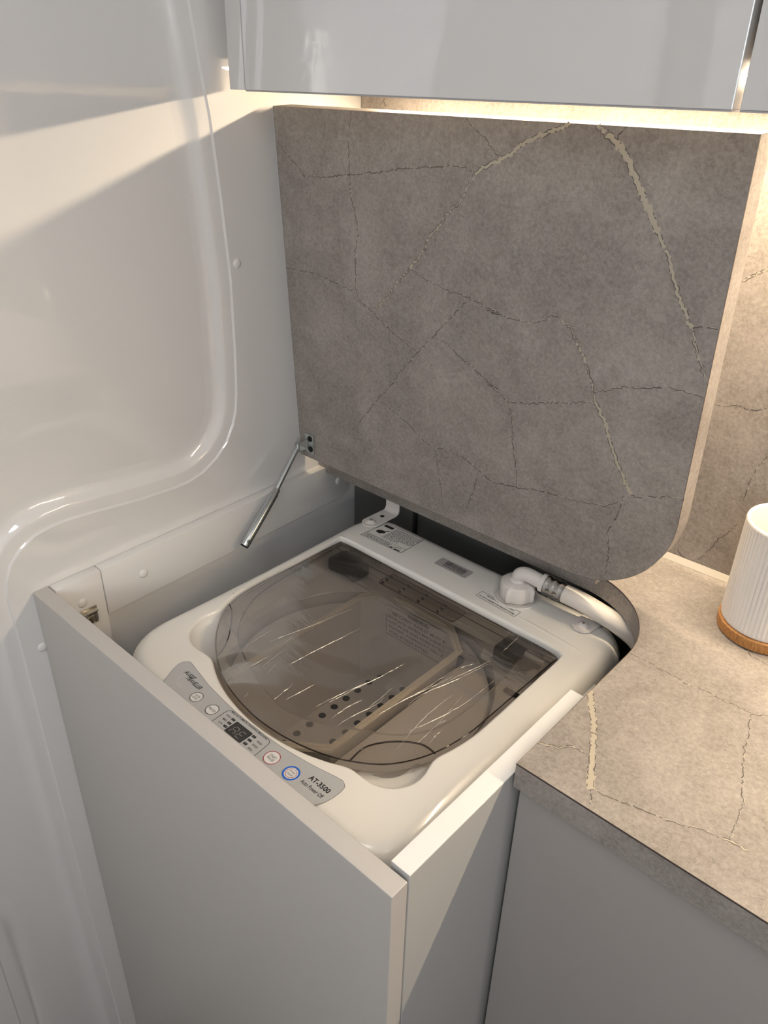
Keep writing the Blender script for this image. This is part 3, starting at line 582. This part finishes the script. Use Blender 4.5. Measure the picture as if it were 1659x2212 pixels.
R_B = [max(a + 0.002, b_) for a, b_ in zip(OUT8, radial([(DC[0] + 0.160 * math.cos(k * math.pi / 60), DC[1] + 0.154 * math.sin(k * math.pi / 60)) for k in range(120)]))]
b = BM(); b.loops([rl(R_B, -0.108), rl(R_B, -0.0985, 0.0), rl(R_B, -0.096, -0.0016), rl(OUT8, -0.100, 0.001), rl(OUT8, -0.108, 0.0005)])
b.out('balance_ring', 'basket_white', drum, smooth=40, normals=False)
b = BM()
for k in range(14):
    for j in range(4):
        a = 2 * math.pi * (k + 0.5 * (j % 2)) / 14; z = -0.16 - 0.04 * j; p = Vector((DC[0] + 0.1628 * math.cos(a), DC[1] + 0.1628 * math.sin(a), z)); tn = Vector((-math.sin(a), math.cos(a), 0))
        b.face([p + tn * 0.004 * math.cos(q) + Vector((0, 0, 0.004 * math.sin(q))) for q in [m * math.pi / 5 for m in range(10)]])
b.out('drain_hole', 'hole_black', drum, kind='stuff')
# recessed details on the deck: hinge wells and small white lugs
for x, y, s_ in ((0.158, 0.372, 1), (0.442, 0.374, -1)):
    b = BM(); b.box(x - 0.028, x + 0.026, y - 0.018, y + 0.014, ZM - 0.034, ZM - 0.014, 0.004); b.out('hinge_block', 'black_plastic', deck)
for lug in ((0.452, 0.474, 0.356, 0.366, ZM - 0.034, ZM - 0.022, 0.002), (0.40, 0.415, 0.352, 0.364, ZM - 0.0385, ZM - 0.030, 0.002)):
    b = BM(); b.box(*lug); b.out('hinge_lug', 'basket_white', deck)
b = BM(); b.box(0.4555, 0.4735, 0.322, 0.329, ZM - 0.0372, ZM - 0.0352); b.out('deck_slot', 'hole_black', deck)

# smoked lid
b = BM(); zl = lambda k: [ZM + 0.0006 - 0.006 * max(0.0, min(1.0, (CY + R_LID[i] * math.sin(a) - 0.1) / 0.28)) + k for i, a in enumerate(ANG)]
z0 = zl(0)
def shr(d): return [-d] * NA
L = [rl(R_LID, zl(-0.0115), shr(0.0022)), rl(R_LID, zl(-0.0115), 0.0), rl(R_LID, zl(-0.0012), 0.0), rl(R_LID, zl(0), shr(0.0012))]
vt = b.loops(L)
mid = [[Vector((CX + (p.x - CX) * f, CY + (p.y - CY) * f, ZM + 0.0006 - 0.006 * max(0, min(1, (CY + (p.y - CY) * f - 0.1) / 0.28)))) for p in rl(R_LID, 0, shr(0.0012))] for f in (1.0, 0.8, 0.55, 0.3, 0.08)]
b.loops(mid, cap1=True)
lo = [[p - Vector((0, 0, 0.0022)) for p in l] for l in mid]; b.loops(lo, cap1=True)
lid = b.out('smoked_lid', 'smoked', wm, smooth=40, label='brown smoked see-through lid', normals=False)
LZ = lambda y: ZM + 0.0006 - 0.006 * max(0, min(1, (y - 0.1) / 0.28))
b = BM()
b.tube([(p.x, p.y, LZ(p.y) - 0.0006) for p in rl(R_LID, 0, -0.0016)], 0.0007, 6, closed=True)
b.tube([(x, y, LZ(y) - 0.001) for x, y in catmull([(0.129, 0.381), (0.132, 0.34), (0.1345, 0.296), (0.143, 0.224), (0.168, 0.174), (0.20, 0.143), (0.235, 0.126)], 6)], 0.0007, 6)
b.tube([(x, y, LZ(y) - 0.0004) for x, y in catmull([(0.4262, 0.1000), (0.4250, 0.1249), (0.4396, 0.149), (0.4613, 0.1655), (0.4795, 0.1660)], 8)], 0.0010, 6)
b.tube([(x, y, LZ(y) - 0.0004) for x, y in catmull([(0.1365, 0.1790), (0.1528, 0.1704), (0.1837, 0.143), (0.2001, 0.123), (0.2075, 0.1078)], 8)], 0.0010, 6)
b.tube([(x, y, LZ(y) - 0.001) for x, y in [(0.128, 0.3730), (0.2087, 0.3715), (0.31, 0.3710), (0.415, 0.3700), (0.4865, 0.3685)]], 0.0007, 6)
b.out('lid_rib', 'smoked_dark', lid)
sk = [(0.140, 0.366), (0.136, 0.296), (0.144, 0.224)] + [(0.1554, 0.1813), (0.1935, 0.1484), (0.2389, 0.1284), (0.28, 0.1146), (0.3189, 0.1090), (0.3561, 0.1195), (0.391, 0.1391), (0.4278, 0.1626), (0.4485, 0.1896), (0.4572, 0.2209), (0.4596, 0.2668), (0.458, 0.3156), (0.452, 0.3480), (0.430, 0.3660)]
R_SK = [min(a, b_ - 0.006) for a, b_ in zip(radial([tuple(p) for p in catmull(sk, 5, True)]), R_LID)]
b = BM(); b.loops([[p + Vector((0, 0, LZ(p.y) + dz)) for p in rl(R_LID, 0, shr(0.0026))] if k == 0 else [p + Vector((0, 0, LZ(p.y) + dz)) for p in rl(R_SK, 0, 0.0)] for k, dz in ((0, -0.0032), (1, -0.0075), (2, -0.0105))])
b.out('lid_sheen_ring', 'sheen_haze', lid, smooth=40, normals=False)  # added ring, its haze stands in for the sloped border's reflection
b = BM()
zz = lambda x, y: LZ(y) - 0.0030
for x0, x1 in ((0.232, 0.262), (0.264, 0.294), (0.296, 0.326), (0.328, 0.354)):
    b.box(x0, x1, 0.3535, 0.3795, LZ(0.37) - 0.0042, LZ(0.37) - 0.0030, 0.0006, mi=0)
for x in (0.233, 0.263, 0.295, 0.327):
    for y in (0.3580, 0.3665, 0.3750): b.box(x - 0.0016, x + 0.0016, y - 0.0014, y + 0.0014, LZ(0.37) - 0.0052, LZ(0.37) - 0.0027, mi=1)
b.tube([(x, y, LZ(y) - 0.0026) for x, y in rrect(0.230, 0.356, 0.352, 0.381, (0.004,) * 4, 4)], 0.0006, 6, mi=2, closed=True)
b.out('lid_vent', ['smoked', 'hole_black', 'smoked_dark'], lid)
for x, y in ((0.156, 0.374), (0.436, 0.3745)):
    b = BM(); b.lathe((x, y, LZ(y) - 0.009), [(0.0165, -0.016), (0.019, -0.004), (0.0175, 0.004)], 9, cap0=True, cap1=True)
    b.out('lid_hinge', 'black_plastic', lid)
b = BM(); b.tube([(0.452, 0.371, LZ(.37) - 0.007), (0.478, 0.370, LZ(.37) - 0.007)], 0.0048, 14); b.out('hinge_pin', 'basket_white', lid, smooth=40)
# clear protective film stuck over the lid, wrinkled
b = BM(); rnd = random.Random(3)
FN = [(1.0 - 0.03 * k) for k in range(0, 33)]
L = []
for f in FN:
    l = []
    for i, a in enumerate(ANG):
        r = (R_LID[i] - 0.001) * f; x, y = CX + r * math.cos(a), CY + r * math.sin(a)
        h = 0.0007 + 0.0005 * math.sin(95 * (x * 0.72 - y * 0.70) + 2.2 * math.sin(21 * (x + y))) * math.sin(33 * y + 17 * x)
        l.append(Vector((x, y, LZ(y) + max(0.0003, h))))
    L.append(l)
b.loops(L, cap1=True)
film = b.out('protective_film', 'film', lid, smooth=60, label='wrinkled clear protective film')
b = BM()
for pts in CREASES:
    P = catmull(pts, 10); prev = None; n = len(P)
    for i, p in enumerate(P):
        d = P[min(i + 1, n - 1)] - P[max(i - 1, 0)]
        if d.length < 1e-9: continue
        d.normalize(); nn = Vector((-d.y, d.x)); wd = 0.0004 * (0.25 + math.sin(math.pi * i / (n - 1))) * rnd.uniform(0.6, 1.3); j = rnd.gauss(0, 0.00025)
        p = p + nn * j; zt = LZ(p.y) + 0.0014
        e = [Vector((p.x, p.y, 0)) + Vector((nn.x, nn.y, 0)) * wd + Vector((0, 0, zt)), Vector((p.x, p.y, zt + wd * 0.9)), Vector((p.x, p.y, 0)) - Vector((nn.x, nn.y, 0)) * wd + Vector((0, 0, zt))]
        if prev:
            b.face([prev[0], prev[1], e[1], e[0]]); b.face([prev[1], prev[2], e[2], e[1]])
        prev = e
b.out('film_crease', 'film_crease', lid, kind='stuff')

# control panel overlay with its print
PZ = ZM + 0.0003
cp_poly = [(0.205, 0.0335)] + [tuple(p) for p in catmull([(0.199, 0.045), (0.192, 0.058), (0.1885, 0.068)], 5)] + [tuple(p) for p in catmull([(0.1885, 0.074), (0.1935, 0.0795), (0.203, 0.0785)], 4)] + [tuple(p) for p in catmull([(0.240, 0.0712), (0.286, 0.0665), (0.318, 0.0655), (0.361, 0.0665), (0.400, 0.0712), (0.430, 0.0772)], 6)] + [tuple(p) for p in catmull([(0.4385, 0.0785), (0.4450, 0.0750), (0.4468, 0.068)], 4)] + [tuple(p) for p in catmull([(0.4465, 0.058), (0.444, 0.048), (0.437, 0.037), (0.433, 0.0335)], 4)]
b = BM(); b.prism(cp_poly, ZM + 0.00002, PZ); b.poly_line(cp_poly, 0.0004, PZ + 0.00003, 1)
cp = b.out('control_panel', ['silver_label', 'ink_soft'], wm, normals=False, label='silver control panel overlay printed with black lettering')
def TM(x, y, z=None, rot=0.0): return Matrix.Translation((x, y, PZ + 0.00008 if z is None else z)) @ Matrix.Rotation(rot, 4, 'Z')
b = BM()
b.text('AUSSIE', TM(0.2130, 0.0668, rot=-0.03), width=0.0185, height=0.0052, shear=0.45, bold=0.02)
b.text('TRAVELLER', TM(0.2270, 0.0622, rot=-0.03), width=0.0255, height=0.0055, shear=0.45, bold=0.02)
b.out('brand_lettering', 'ink', cp, normals=False)
b = BM(); b.ring((0.219, 0.0598), 0.0110, 0.0113, PZ + 0.00006, 0, 24, math.radians(150), math.radians(290)); b.out('brand_swoosh', 'print_white', cp, normals=False)
b = BM()
b.text('AT-3500', TM(0.4262, 0.0605), width=0.0265, height=0.0060, bold=0.03)
b.text('Auto Power Off', TM(0.4248, 0.0520), width=0.0285, height=0.0047, bold=0.012)
b.out('model_lettering', 'ink', cp, normals=False)
b = BM()
b.text('MINI AUTOMATIC WASHING MACHINE', TM(0.3192, 0.0637), width=0.0565, height=0.0027, bold=0.02)
for s_, x, y in (('HIGH', 0.2940, 0.0570), ('MED', 0.2952, 0.0512), ('LOW', 0.2955, 0.0455)): b.text(s_, TM(x, y), height=0.0024, width=0.0064 if s_ == 'HIGH' else 0.0058, bold=0.01)
for s_, x, y in (('WASH', 0.3452, 0.0550), ('RINSE', 0.3455, 0.0493), ('SPIN', 0.3450, 0.0433)): b.text(s_, TM(x, y), height=0.0026, width=0.0072 if s_ != 'SPIN' else 0.006, bold=0.01)
b.poly_line([(0.2878, 0.034), (0.2865, 0.0575), (0.2870, 0.0610), (0.2884, 0.0630), (0.2900, 0.0638)], 0.0006, PZ + 0.00008)
b.poly_line([(0.3484, 0.0642), (0.3512, 0.0632), (0.3530, 0.0608), (0.3534, 0.0580), (0.3556, 0.034)], 0.0006, PZ + 0.00008)
b.out('programme_lettering', 'ink', cp, normals=False)
for x, y in ((0.3015, 0.0571), (0.3025, 0.0513), (0.3028, 0.0457), (0.3352, 0.0566), (0.3358, 0.0506), (0.3360, 0.0448)):
    b = BM(); b.box(x - 0.0024, x + 0.0024, y - 0.0014, y + 0.0014, PZ, PZ + 0.0002); b.flat([(x - 0.001, y - 0.0006), (x + 0.0012, y - 0.0006), (x + 0.0012, y + 0.0006), (x - 0.001, y + 0.0006)], PZ + 0.00023, 1)
    b.out('indicator', ['ink', 'ink_soft'], cp, normals=False)
# two-digit display
b = BM(); b.prism(rrect(0.3062, 0.3315, 0.0412, 0.0585, (0.0015,) * 4, 4), PZ, PZ + 0.00015, 0); b.prism(rrect(0.3069, 0.3308, 0.0420, 0.0578, (0.001,) * 4, 4), PZ + 0.00015, PZ + 0.00025, 1)
def seg7(bm, cx, cy, wd, ht, on, z, mi, sh=0.18):
    P = {'a': ((-1, 1), (1, 1)), 'b': ((1, 1), (1, 0)), 'c': ((1, 0), (1, -1)), 'd': ((-1, -1), (1, -1)), 'e': ((-1, 0), (-1, -1)), 'f': ((-1, 1), (-1, 0)), 'g': ((-1, 0), (1, 0))}
    for s_ in on:
        (ax, ay), (bx, by) = P[s_]; A_ = Vector((cx + ax * wd + sh * ay * ht, cy + ay * ht)); B_ = Vector((cx + bx * wd + sh * by * ht, cy + by * ht)); d = (B_ - A_).normalized()
        bm.poly_line([A_ + d * 0.0009, B_ - d * 0.0009], 0.0008, z, mi)
seg7(b, 0.3140, 0.0485, 0.0030, 0.0047, 'abcefg', PZ + 0.0003, 2); seg7(b, 0.3237, 0.0485, 0.0030, 0.0047, 'adefg', PZ + 0.0003, 2)
b.out('display', ['ink', 'display_dark', 'display_seg'], cp, normals=False)
def button(x, y, r, ring_w, ring_mat, lines, inner=False):
    b = BM(); b.lathe((x, y, PZ), [(r, 0), (r, 0.00025), (r - 0.0003, 0.0004)], 40, cap1=True, mi=0)
    z = PZ + 0.00045; b.ring((x, y), r - ring_w, r, z, 1)
    for k, (s_, wd, ht) in enumerate(lines): b.text(s_, TM(x, y + (len(lines) - 1) * 0.0017 - k * 0.0036, z + 0.00004), width=wd, height=ht, mi=2)
    if inner:
        b.ring((x, y), r * 0.60, r * 0.66, z, 3, 36, math.radians(100), math.radians(425)); b.poly_line([(x + 0.0008, y + r * 0.50), (x + 0.0008, y + r * 0.78)], 0.0006, z, 3)
    b.out('button', ['print_white', ring_mat, 'ink', 'print_red'], cp, normals=False)
button(0.2470, 0.0508, 0.0075, 0.0009, 'ink_soft', [('WATER', 0.0076, 0.0024), ('LEVEL', 0.0076, 0.0024)])
button(0.2742, 0.0508, 0.0075, 0.0009, 'ink_soft', [('PROCESS', 0.0100, 0.0027)])
button(0.3693, 0.0508, 0.0086, 0.0008, 'print_red', [('START', 0.0088, 0.0029), ('PAUSE', 0.0088, 0.0029)])
button(0.3972, 0.0508, 0.0088, 0.0019, 'print_blue', [('POWER', 0.0072, 0.0021), ('ON/OFF', 0.0072, 0.0021)], True)

# stickers on the rear deck
SZ = ZM + 0.0003
def quad_map(q4):
    A_, B_, C_, D_ = [Vector((x, y, 0)) for x, y in q4]     # near-left, near-right, far-right, far-left
    def f(p): u, v = p[0], p[1]; r = A_ * (1 - u) * (1 - v) + B_ * u * (1 - v) + C_ * u * v + D_ * (1 - u) * v; return (r.x, r.y, p[2])
    return f
q = quad_map([(0.1362, 0.4150), (0.2120, 0.4180), (0.2120, 0.4690), (0.1405, 0.4660)])
b = BM(); b.flat([(0, 0), (1, 0), (1, 1), (0, 1)], ZM + 0.00015, 0, q); rr = random.Random(5)
b.poly_line([(0.01, 0.01), (0.99, 0.01), (0.99, 0.99), (0.01, 0.99)], 0.012, SZ, 1, q, True)
b.poly_line([(0.02, 0.24), (0.98, 0.24)], 0.010, SZ, 1, q)
b.flat([(0.05, 0.82), (0.28, 0.82), (0.28, 0.94), (0.05, 0.94)], SZ, 1, q)
b.flat([(0.08 + 0.10 * (1 + math.cos(k * 0.7)) * (1 + 0.25 * math.sin(3 * k)), 0.52 + 0.10 * math.sin(k * 0.7)) for k in range(9)], SZ, 1, q)
b.flat([(0.20, 0.57), (0.25, 0.60), (0.31, 0.72), (0.27, 0.71)], SZ, 1, q)
for k in range(11):
    y = 0.90 - 0.057 * k; x = 0.34
    while x < 0.93 - (0.25 if k > 8 else 0):
        wd = rr.uniform(0.02, 0.08); b.flat([(x, y), (x + wd, y), (x + wd, y + 0.024), (x, y + 0.024)], SZ, 2, q); x += wd + 0.014
for k in range(3):
    y = 0.175 - 0.062 * k; x = 0.05
    while x < 0.60: wd = rr.uniform(0.02, 0.07); b.flat([(x, y), (x + wd, y), (x + wd, y + 0.03), (x, y + 0.03)], SZ, 2, q); x += wd + 0.014
b.poly_line([(0.66, 0.20), (0.63, 0.06), (0.74, 0.04), (0.82, 0.2)], 0.012, SZ, 1, q); b.flat([(0.66, 0.05), (0.75, 0.04), (0.74, 0.12)], SZ, 1, q); b.flat([(0.80, 0.03), (0.94, 0.03), (0.94, 0.08), (0.80, 0.08)], SZ, 1, q)
b.poly_line([(0.87 + 0.03 * math.cos(k), 0.16 + 0.035 * math.sin(k)) for k in range(7)], 0.008, SZ, 1, q)
b.out('warning_sticker', ['machine_white', 'ink', 'ink_soft'], wm, normals=False, label='white warning sticker with dense black print')
q = quad_map([(0.2600, 0.4315), (0.3145, 0.4300), (0.3140, 0.4500), (0.2612, 0.4520)])
b = BM(); b.prism(rrect(0.2605, 0.3142, 0.4308, 0.4512, (0.003,) * 4, 4), ZM + 0.00002, SZ - 0.0001, 0); x = 0.22
while x < 0.86: wd = rr.choice((0.006, 0.008, 0.014, 0.022)); b.flat([(x, 0.38), (x + wd, 0.38), (x + wd, 0.86), (x, 0.86)], SZ, 1, q); x += wd + rr.choice((0.008, 0.012, 0.016))
b.text('3500 2103 0417', Matrix.Translation((0.288, 0.4365, SZ)), width=0.030, height=0.0024, mi=1) if False else [b.flat([(0.22 + 0.042 * k, 0.22), (0.25 + 0.042 * k, 0.22), (0.25 + 0.042 * k, 0.30), (0.22 + 0.042 * k, 0.30)], SZ, 1, q) for k in range(15)]
b.out('barcode_sticker', ['sticker_grey', 'ink'], wm, normals=False, label='grey barcode sticker')
na = math.atan2(-0.004, 0.062)
b = BM(); nm = lambda dx, dy: Matrix.Translation((0.3790, 0.4145, SZ)) @ Matrix.Rotation(na, 4, 'Z') @ Matrix.Translation((dx, dy, 0))
b.text('NOTICE: COLD WATER ONLY', nm(0.002, 0.0032), width=0.044, height=0.0027, bold=0.02)
b.text('DO NOT CONNECT TO THE HOT WATER', nm(0, -0.0028), width=0.056, height=0.0027, bold=0.02)
b.poly_line([(nm(x, y) @ Vector((0, 0, 0)))[:2] for x, y in ((-0.031, -0.0067), (0.031, -0.0067), (0.031, 0.0067), (-0.031, 0.0067))], 0.0005, SZ, 0, None, True)
b.out('notice_sticker', 'ink', wm, normals=False, label='cold water notice printed in black')
# water inlet well
b = BM(); b.lathe((0.3865, 0.4455, ZM), [(0.0300, 0.00005), (0.0292, 0.0014), (0.0282, 0.0016), (0.0270, 0.0014), (0.0262, 0.0002), (0.018, 0.0001)], 40, cap1=True); b.out('inlet_collar', 'tub_plastic', wm, smooth=40)
# transit brackets: rounded foot with a screw, strap, upright leg
def bracket(c, direc, upright):
    d = Vector((direc[0], direc[1])).normalized(); nn = Vector((-d.y, d.x)); c = Vector(c); rr_ = 0.0135; z = ZM + 0.0014
    P = [c + (nn * math.cos(a) - d * math.sin(a)) * rr_ for a in [math.pi * k / 12 for k in range(13)]]
    e = c + d * 0.041; P += [e - nn * rr_, e + nn * rr_]
    b = BM(); b.prism([p[:] for p in P], z, z + 0.002)
    if upright:
        a0, a1 = e - nn * rr_, e + nn * rr_
        prof = [(0, 0.002), (0.0035, 0.004), (0.005, 0.008), (0.005, upright)]; pin = [(0, 0), (0.0048, 0.002), (0.0068, 0.0065), (0.0068, upright)]
        lp = [[Vector(((a0 + d * s0)[0], (a0 + d * s0)[1], z + h0)), Vector(((a1 + d * s0)[0], (a1 + d * s0)[1], z + h0)), Vector(((a1 + d * s1)[0], (a1 + d * s1)[1], z + h1)), Vector(((a0 + d * s1)[0], (a0 + d * s1)[1], z + h1))] for (s0, h0), (s1, h1) in zip(prof, pin)]
        b.loops(lp, cap1=True, smooth=False)
    br = b.out('transit_bracket', 'bracket_paint', wm, smooth=30)
    b = BM(); b.lathe((c.x, c.y, z + 0.002), [(0.0080, 0), (0.0078, 0.0008), (0.0060, 0.0012), (0.0052, 0.0026), (0.003, 0.0034)], 24, cap1=True); b.out('screw', 'bracket_paint', br, smooth=50)
    b = BM(); k = c; zt = z + 0.0056; b.flat([(k.x + u * 0.0022, k.y + v * 0.0022) for u, v in ((.2, .2), (.2, 1), (-.2, 1), (-.2, .2), (-1, .2), (-1, -.2), (-.2, -.2), (-.2, -1), (.2, -1), (.2, -.2), (1, -.2), (1, .2))], zt); b.out('screw_slot', 'hole_black', br, normals=False)
    b = BM(); hp = c + d * 0.024; b.disc((hp.x, hp.y), 0.0034, z + 0.0022)
    b.out('bracket_hole', 'hole_black', br, normals=False)
    if not upright: return
    b = BM(); b.lathe((e.x + d.x * 0.0049, e.y + d.y * 0.0049, z + 0.032), [(0.003, -0.0003), (0.001, -0.0003)], 14, axis='y', cap1=True)
    b.out('bracket_hole', 'hole_black', br, normals=False)
bracket((0.1255, 0.4490), (0.03, 1.0), 0.040)
bracket((0.4820, 0.4465), (0.10, 1.0), 0)

# ================================================================ carry basket inside the drum
cb = thing('carry_basket', 'white plastic carry basket sitting inside the washing machine', 'basket', (0.286, 0.25, -0.225))
ZR, ZBt = -0.086, -0.222
def octo(x0, x1, y0, y1, c): return [(x0 + c * 0.55, y0), (x1 - c * 1.3, y0), (x1, y0 + c), (x1, y1 - c), (x1 - c * 1.2, y1), (x0 + c * 0.55, y1), (x0, y1 - c), (x0, y0 + c)]
def o3(z, ins): return [Vector((x, y, z)) for x, y in octo(0.196 + ins, 0.374 - ins, 0.090 + ins, 0.3885 - ins, 0.034)]
b = BM(); b.loops([o3(ZR, 0.004), o3(ZBt, 0.013), o3(ZBt + 0.002, 0.0148), o3(ZR, 0.006)], smooth=False)
b.face(o3(ZBt + 0.0021, 0.0147)); bowl = b.out('basket_wall', 'basket_white', cb, normals=False)
b = BM(); b.loops([o3(ZR - 0.004, 0.0035), o3(ZR, 0.0), o3(ZR + 0.003, 0.0008), o3(ZR + 0.003, 0.0030), o3(ZR + 0.0005, 0.0040), o3(ZR + 0.003, 0.0050), o3(ZR + 0.003, 0.0072), o3(ZR, 0.0078), o3(ZR - 0.004, 0.0064)], smooth=False)
b.out('rim', 'basket_rim', cb, label='cream double-lipped rim', normals=False)
for xx, ys in ((0.224, [0.3665 - 0.023 * k for k in range(9)]), (0.2690, [0.3665 - 0.023 * k for k in range(9)]), (0.3130, [0.3665 - 0.023 * k for k in range(9)])):
    for y in ys: b = BM(); b.disc((xx, y), 0.0052, ZBt + 0.0027, n=16); b.out('drain_hole', 'hole_black', bowl, normals=False)
def lab(p):                                             # p = (across, down, lift) on the rear inside wall
    f = (ZR - p[1]) ; k = (ZR - f) / (ZR - ZBt); return Vector((p[0], 0.3885 - 0.0062 - 0.0088 * p[1] / (ZR - ZBt) - 0.0006 - p[2], f))
LM = lambda x, d: Matrix.Translation(lab((x, d, 0.0003))) @ Matrix.Rotation(math.radians(90), 4, 'X')
b = BM(); b.face([lab((x, d, 0)) for x, d in ((0.2240, 0.010), (0.335, 0.010), (0.335, 0.062), (0.2240, 0.062))], 0)
for (x0, d0), (x1, d1) in (((0.2240, 0.010), (0.335, 0.010)), ((0.335, 0.010), (0.335, 0.062)), ((0.335, 0.062), (0.2240, 0.062)), ((0.2240, 0.062), (0.2240, 0.010))):
    e = 0.0005; b.face([lab((min(x0, x1) - e, min(d0, d1) - e, 0.0003)), lab((max(x0, x1) + e, min(d0, d1) - e, 0.0003)), lab((max(x0, x1) + e, max(d0, d1) + e, 0.0003)), lab((min(x0, x1) - e, max(d0, d1) + e, 0.0003))], 1)
b.text('WARNING:', LM(0.279, 0.0165), width=0.038, height=0.0062, mi=1, bold=0.03)
for k, (s_, wd) in enumerate((('THIS CARRY BASKET MUST BE', 0.103), ('IN PLACE WHEN MACHINE IS', 0.101), ('NOT IN USE AND WHEN RV IS IN', 0.103), ('TRANSIT, WARRANTY WILL BE', 0.102), ('VOID IF NOT FITTED', 0.072))):
    b.text(s_, LM(0.2245 + 0.003 + wd / 2 + (0.0 if k < 4 else 0.002), 0.0252 + 0.0078 * k), width=wd, height=0.0050, mi=1, bold=0.015)
b.out('warning_label', ['basket_white', 'ink'], bowl, normals=False, label='printed warning label')

# ================================================================ water hose on the inlet
h = thing('water_hose', 'off-white water hose with a ribbed nut and crimped clear ferrule', 'hose', (0.3865, 0.4455, ZM))
HC = (0.3865, 0.4455)
b = BM(); b.lathe((HC[0], HC[1], ZM + 0.0018), [(0.0215, 0), (0.0222, 0.001), (0.0222, 0.017), (0.0205, 0.0215), (0.0150, 0.0232), (0.0112, 0.0232)], 96, cap0=True, cap1=True, rfn=lambda r, hh, a: r + (0.0030 * max(0, math.cos(4 * a)) ** 8 if r > 0.02 and hh < 0.019 else 0))
b.out('nut', 'nut_plastic', h, smooth=50)
zt = ZM + 0.0242
elb = [Vector((HC[0] - 0.001, HC[1], zt)), Vector((HC[0] - 0.001, HC[1], zt + 0.004)), Vector((HC[0] + 0.001, HC[1] + 0.0004, zt + 0.0090)), Vector((HC[0] + 0.007, HC[1] + 0.001, zt + 0.0125)), Vector((HC[0] + 0.016, HC[1] + 0.0015, zt + 0.0130)), Vector((HC[0] + 0.0335, HC[1] + 0.003, zt + 0.0105))]
elb = [elb[0]] + catmull(elb[1:], 5)
b = BM(); b.tube(elb, [0.0105] + [0.0092] * (len(elb) - 1), 20); E_ = elb[-1]; dE = (Vector((0.4475, 0.4500, -0.0072)) - E_).normalized(); b.tube([E_ - dE * 0.002, E_ + dE * 0.004], 0.0120, 20); b.out('elbow', 'nut_plastic', h, smooth=50)
b = BM(); fp = [E_ + dE * (0.004 + 0.026 * k / 12) for k in range(13)]; b.tube(fp, [0.0126 + 0.0007 * math.sin(k * 1.57) for k in range(13)], 24); b.tube([E_ + dE * 0.004, E_ + dE * 0.03], 0.0105, 20, mi=1)
for k in range(8):
    a = 2 * math.pi * k / 8
    for s_ in (0.009, 0.018):
        u = dE.cross(Vector((0, 0, 1))).normalized(); v = dE.cross(u); c0 = E_ + dE * s_ + (u * math.cos(a) + v * math.sin(a)) * 0.0113; w_ = (u * -math.sin(a) + v * math.cos(a)) * 0.0026; n_ = (u * math.cos(a) + v * math.sin(a)) * 0.0005
        b.face([c0 - w_ + n_, c0 + w_ + n_, c0 + w_ + dE * 0.005 + n_, c0 - w_ + dE * 0.005 + n_], 2)
b.out('ferrule', ['ferrule_clear', 'hose_plastic', 'steel'], h, smooth=50)
S_ = E_ + dE * 0.030
hp = catmull([S_, S_ + dE * 0.02, Vector((0.489, 0.4545, -0.0135)), Vector((0.523, 0.4580, -0.0225)), Vector((0.548, 0.4620, -0.0370)), Vector((0.5595, 0.4650, -0.0650)), Vector((0.5605, 0.4650, -0.12)), Vector((0.560, 0.47, -0.3))], 6)
hp = [p if p.x < 0.5605 else Vector((0.5605, p.y, p.z)) for p in hp]
b = BM(); b.tube(hp, 0.0118, 22); b.out('hose_tube', 'hose_plastic', h, smooth=60)

# ================================================================ ribbed tumbler
TX, TY, TR = 0.6600, 0.5030, 0.0462
t = thing('tumbler', 'white vertically ribbed tumbler on a bamboo base beside the splashback', 'tumbler', (TX, TY, ZB))
b = BM(); b.lathe((TX, TY, ZB + 0.0003), [(0.0440, 0), (0.0465, 0.0012), (0.0470, 0.004), (0.0470, 0.0125), (0.0455, 0.0140), (0.02, 0.0140)], 64, cap0=True, cap1=True); b.out('bamboo_base', 'bamboo', t, smooth=40, label='bamboo base ring')
NF = 62
b = BM(); rf = lambda r, hh, a: r - (0.0011 * (1 - abs(math.cos(NF * a / 2))) if (r > 0.0445 and 0.018 < hh < 0.131) else 0)
pr = [(0.030, 0.0145), (0.0440, 0.0145), (0.0452, 0.0160), (0.0456, 0.0190), (0.0456, 0.06), (0.0456, 0.10), (0.0456, 0.1295), (0.0456, 0.1315), (0.0450, 0.1338), (0.0438, 0.1346), (0.0424, 0.1338), (0.0416, 0.1310), (0.0412, 0.03), (0.02, 0.026)]
b.lathe((TX, TY, ZB), pr, NF * 8, cap0=True, cap1=True, rfn=rf); b.out('cup', 'cup_ceramic', t, smooth=50)
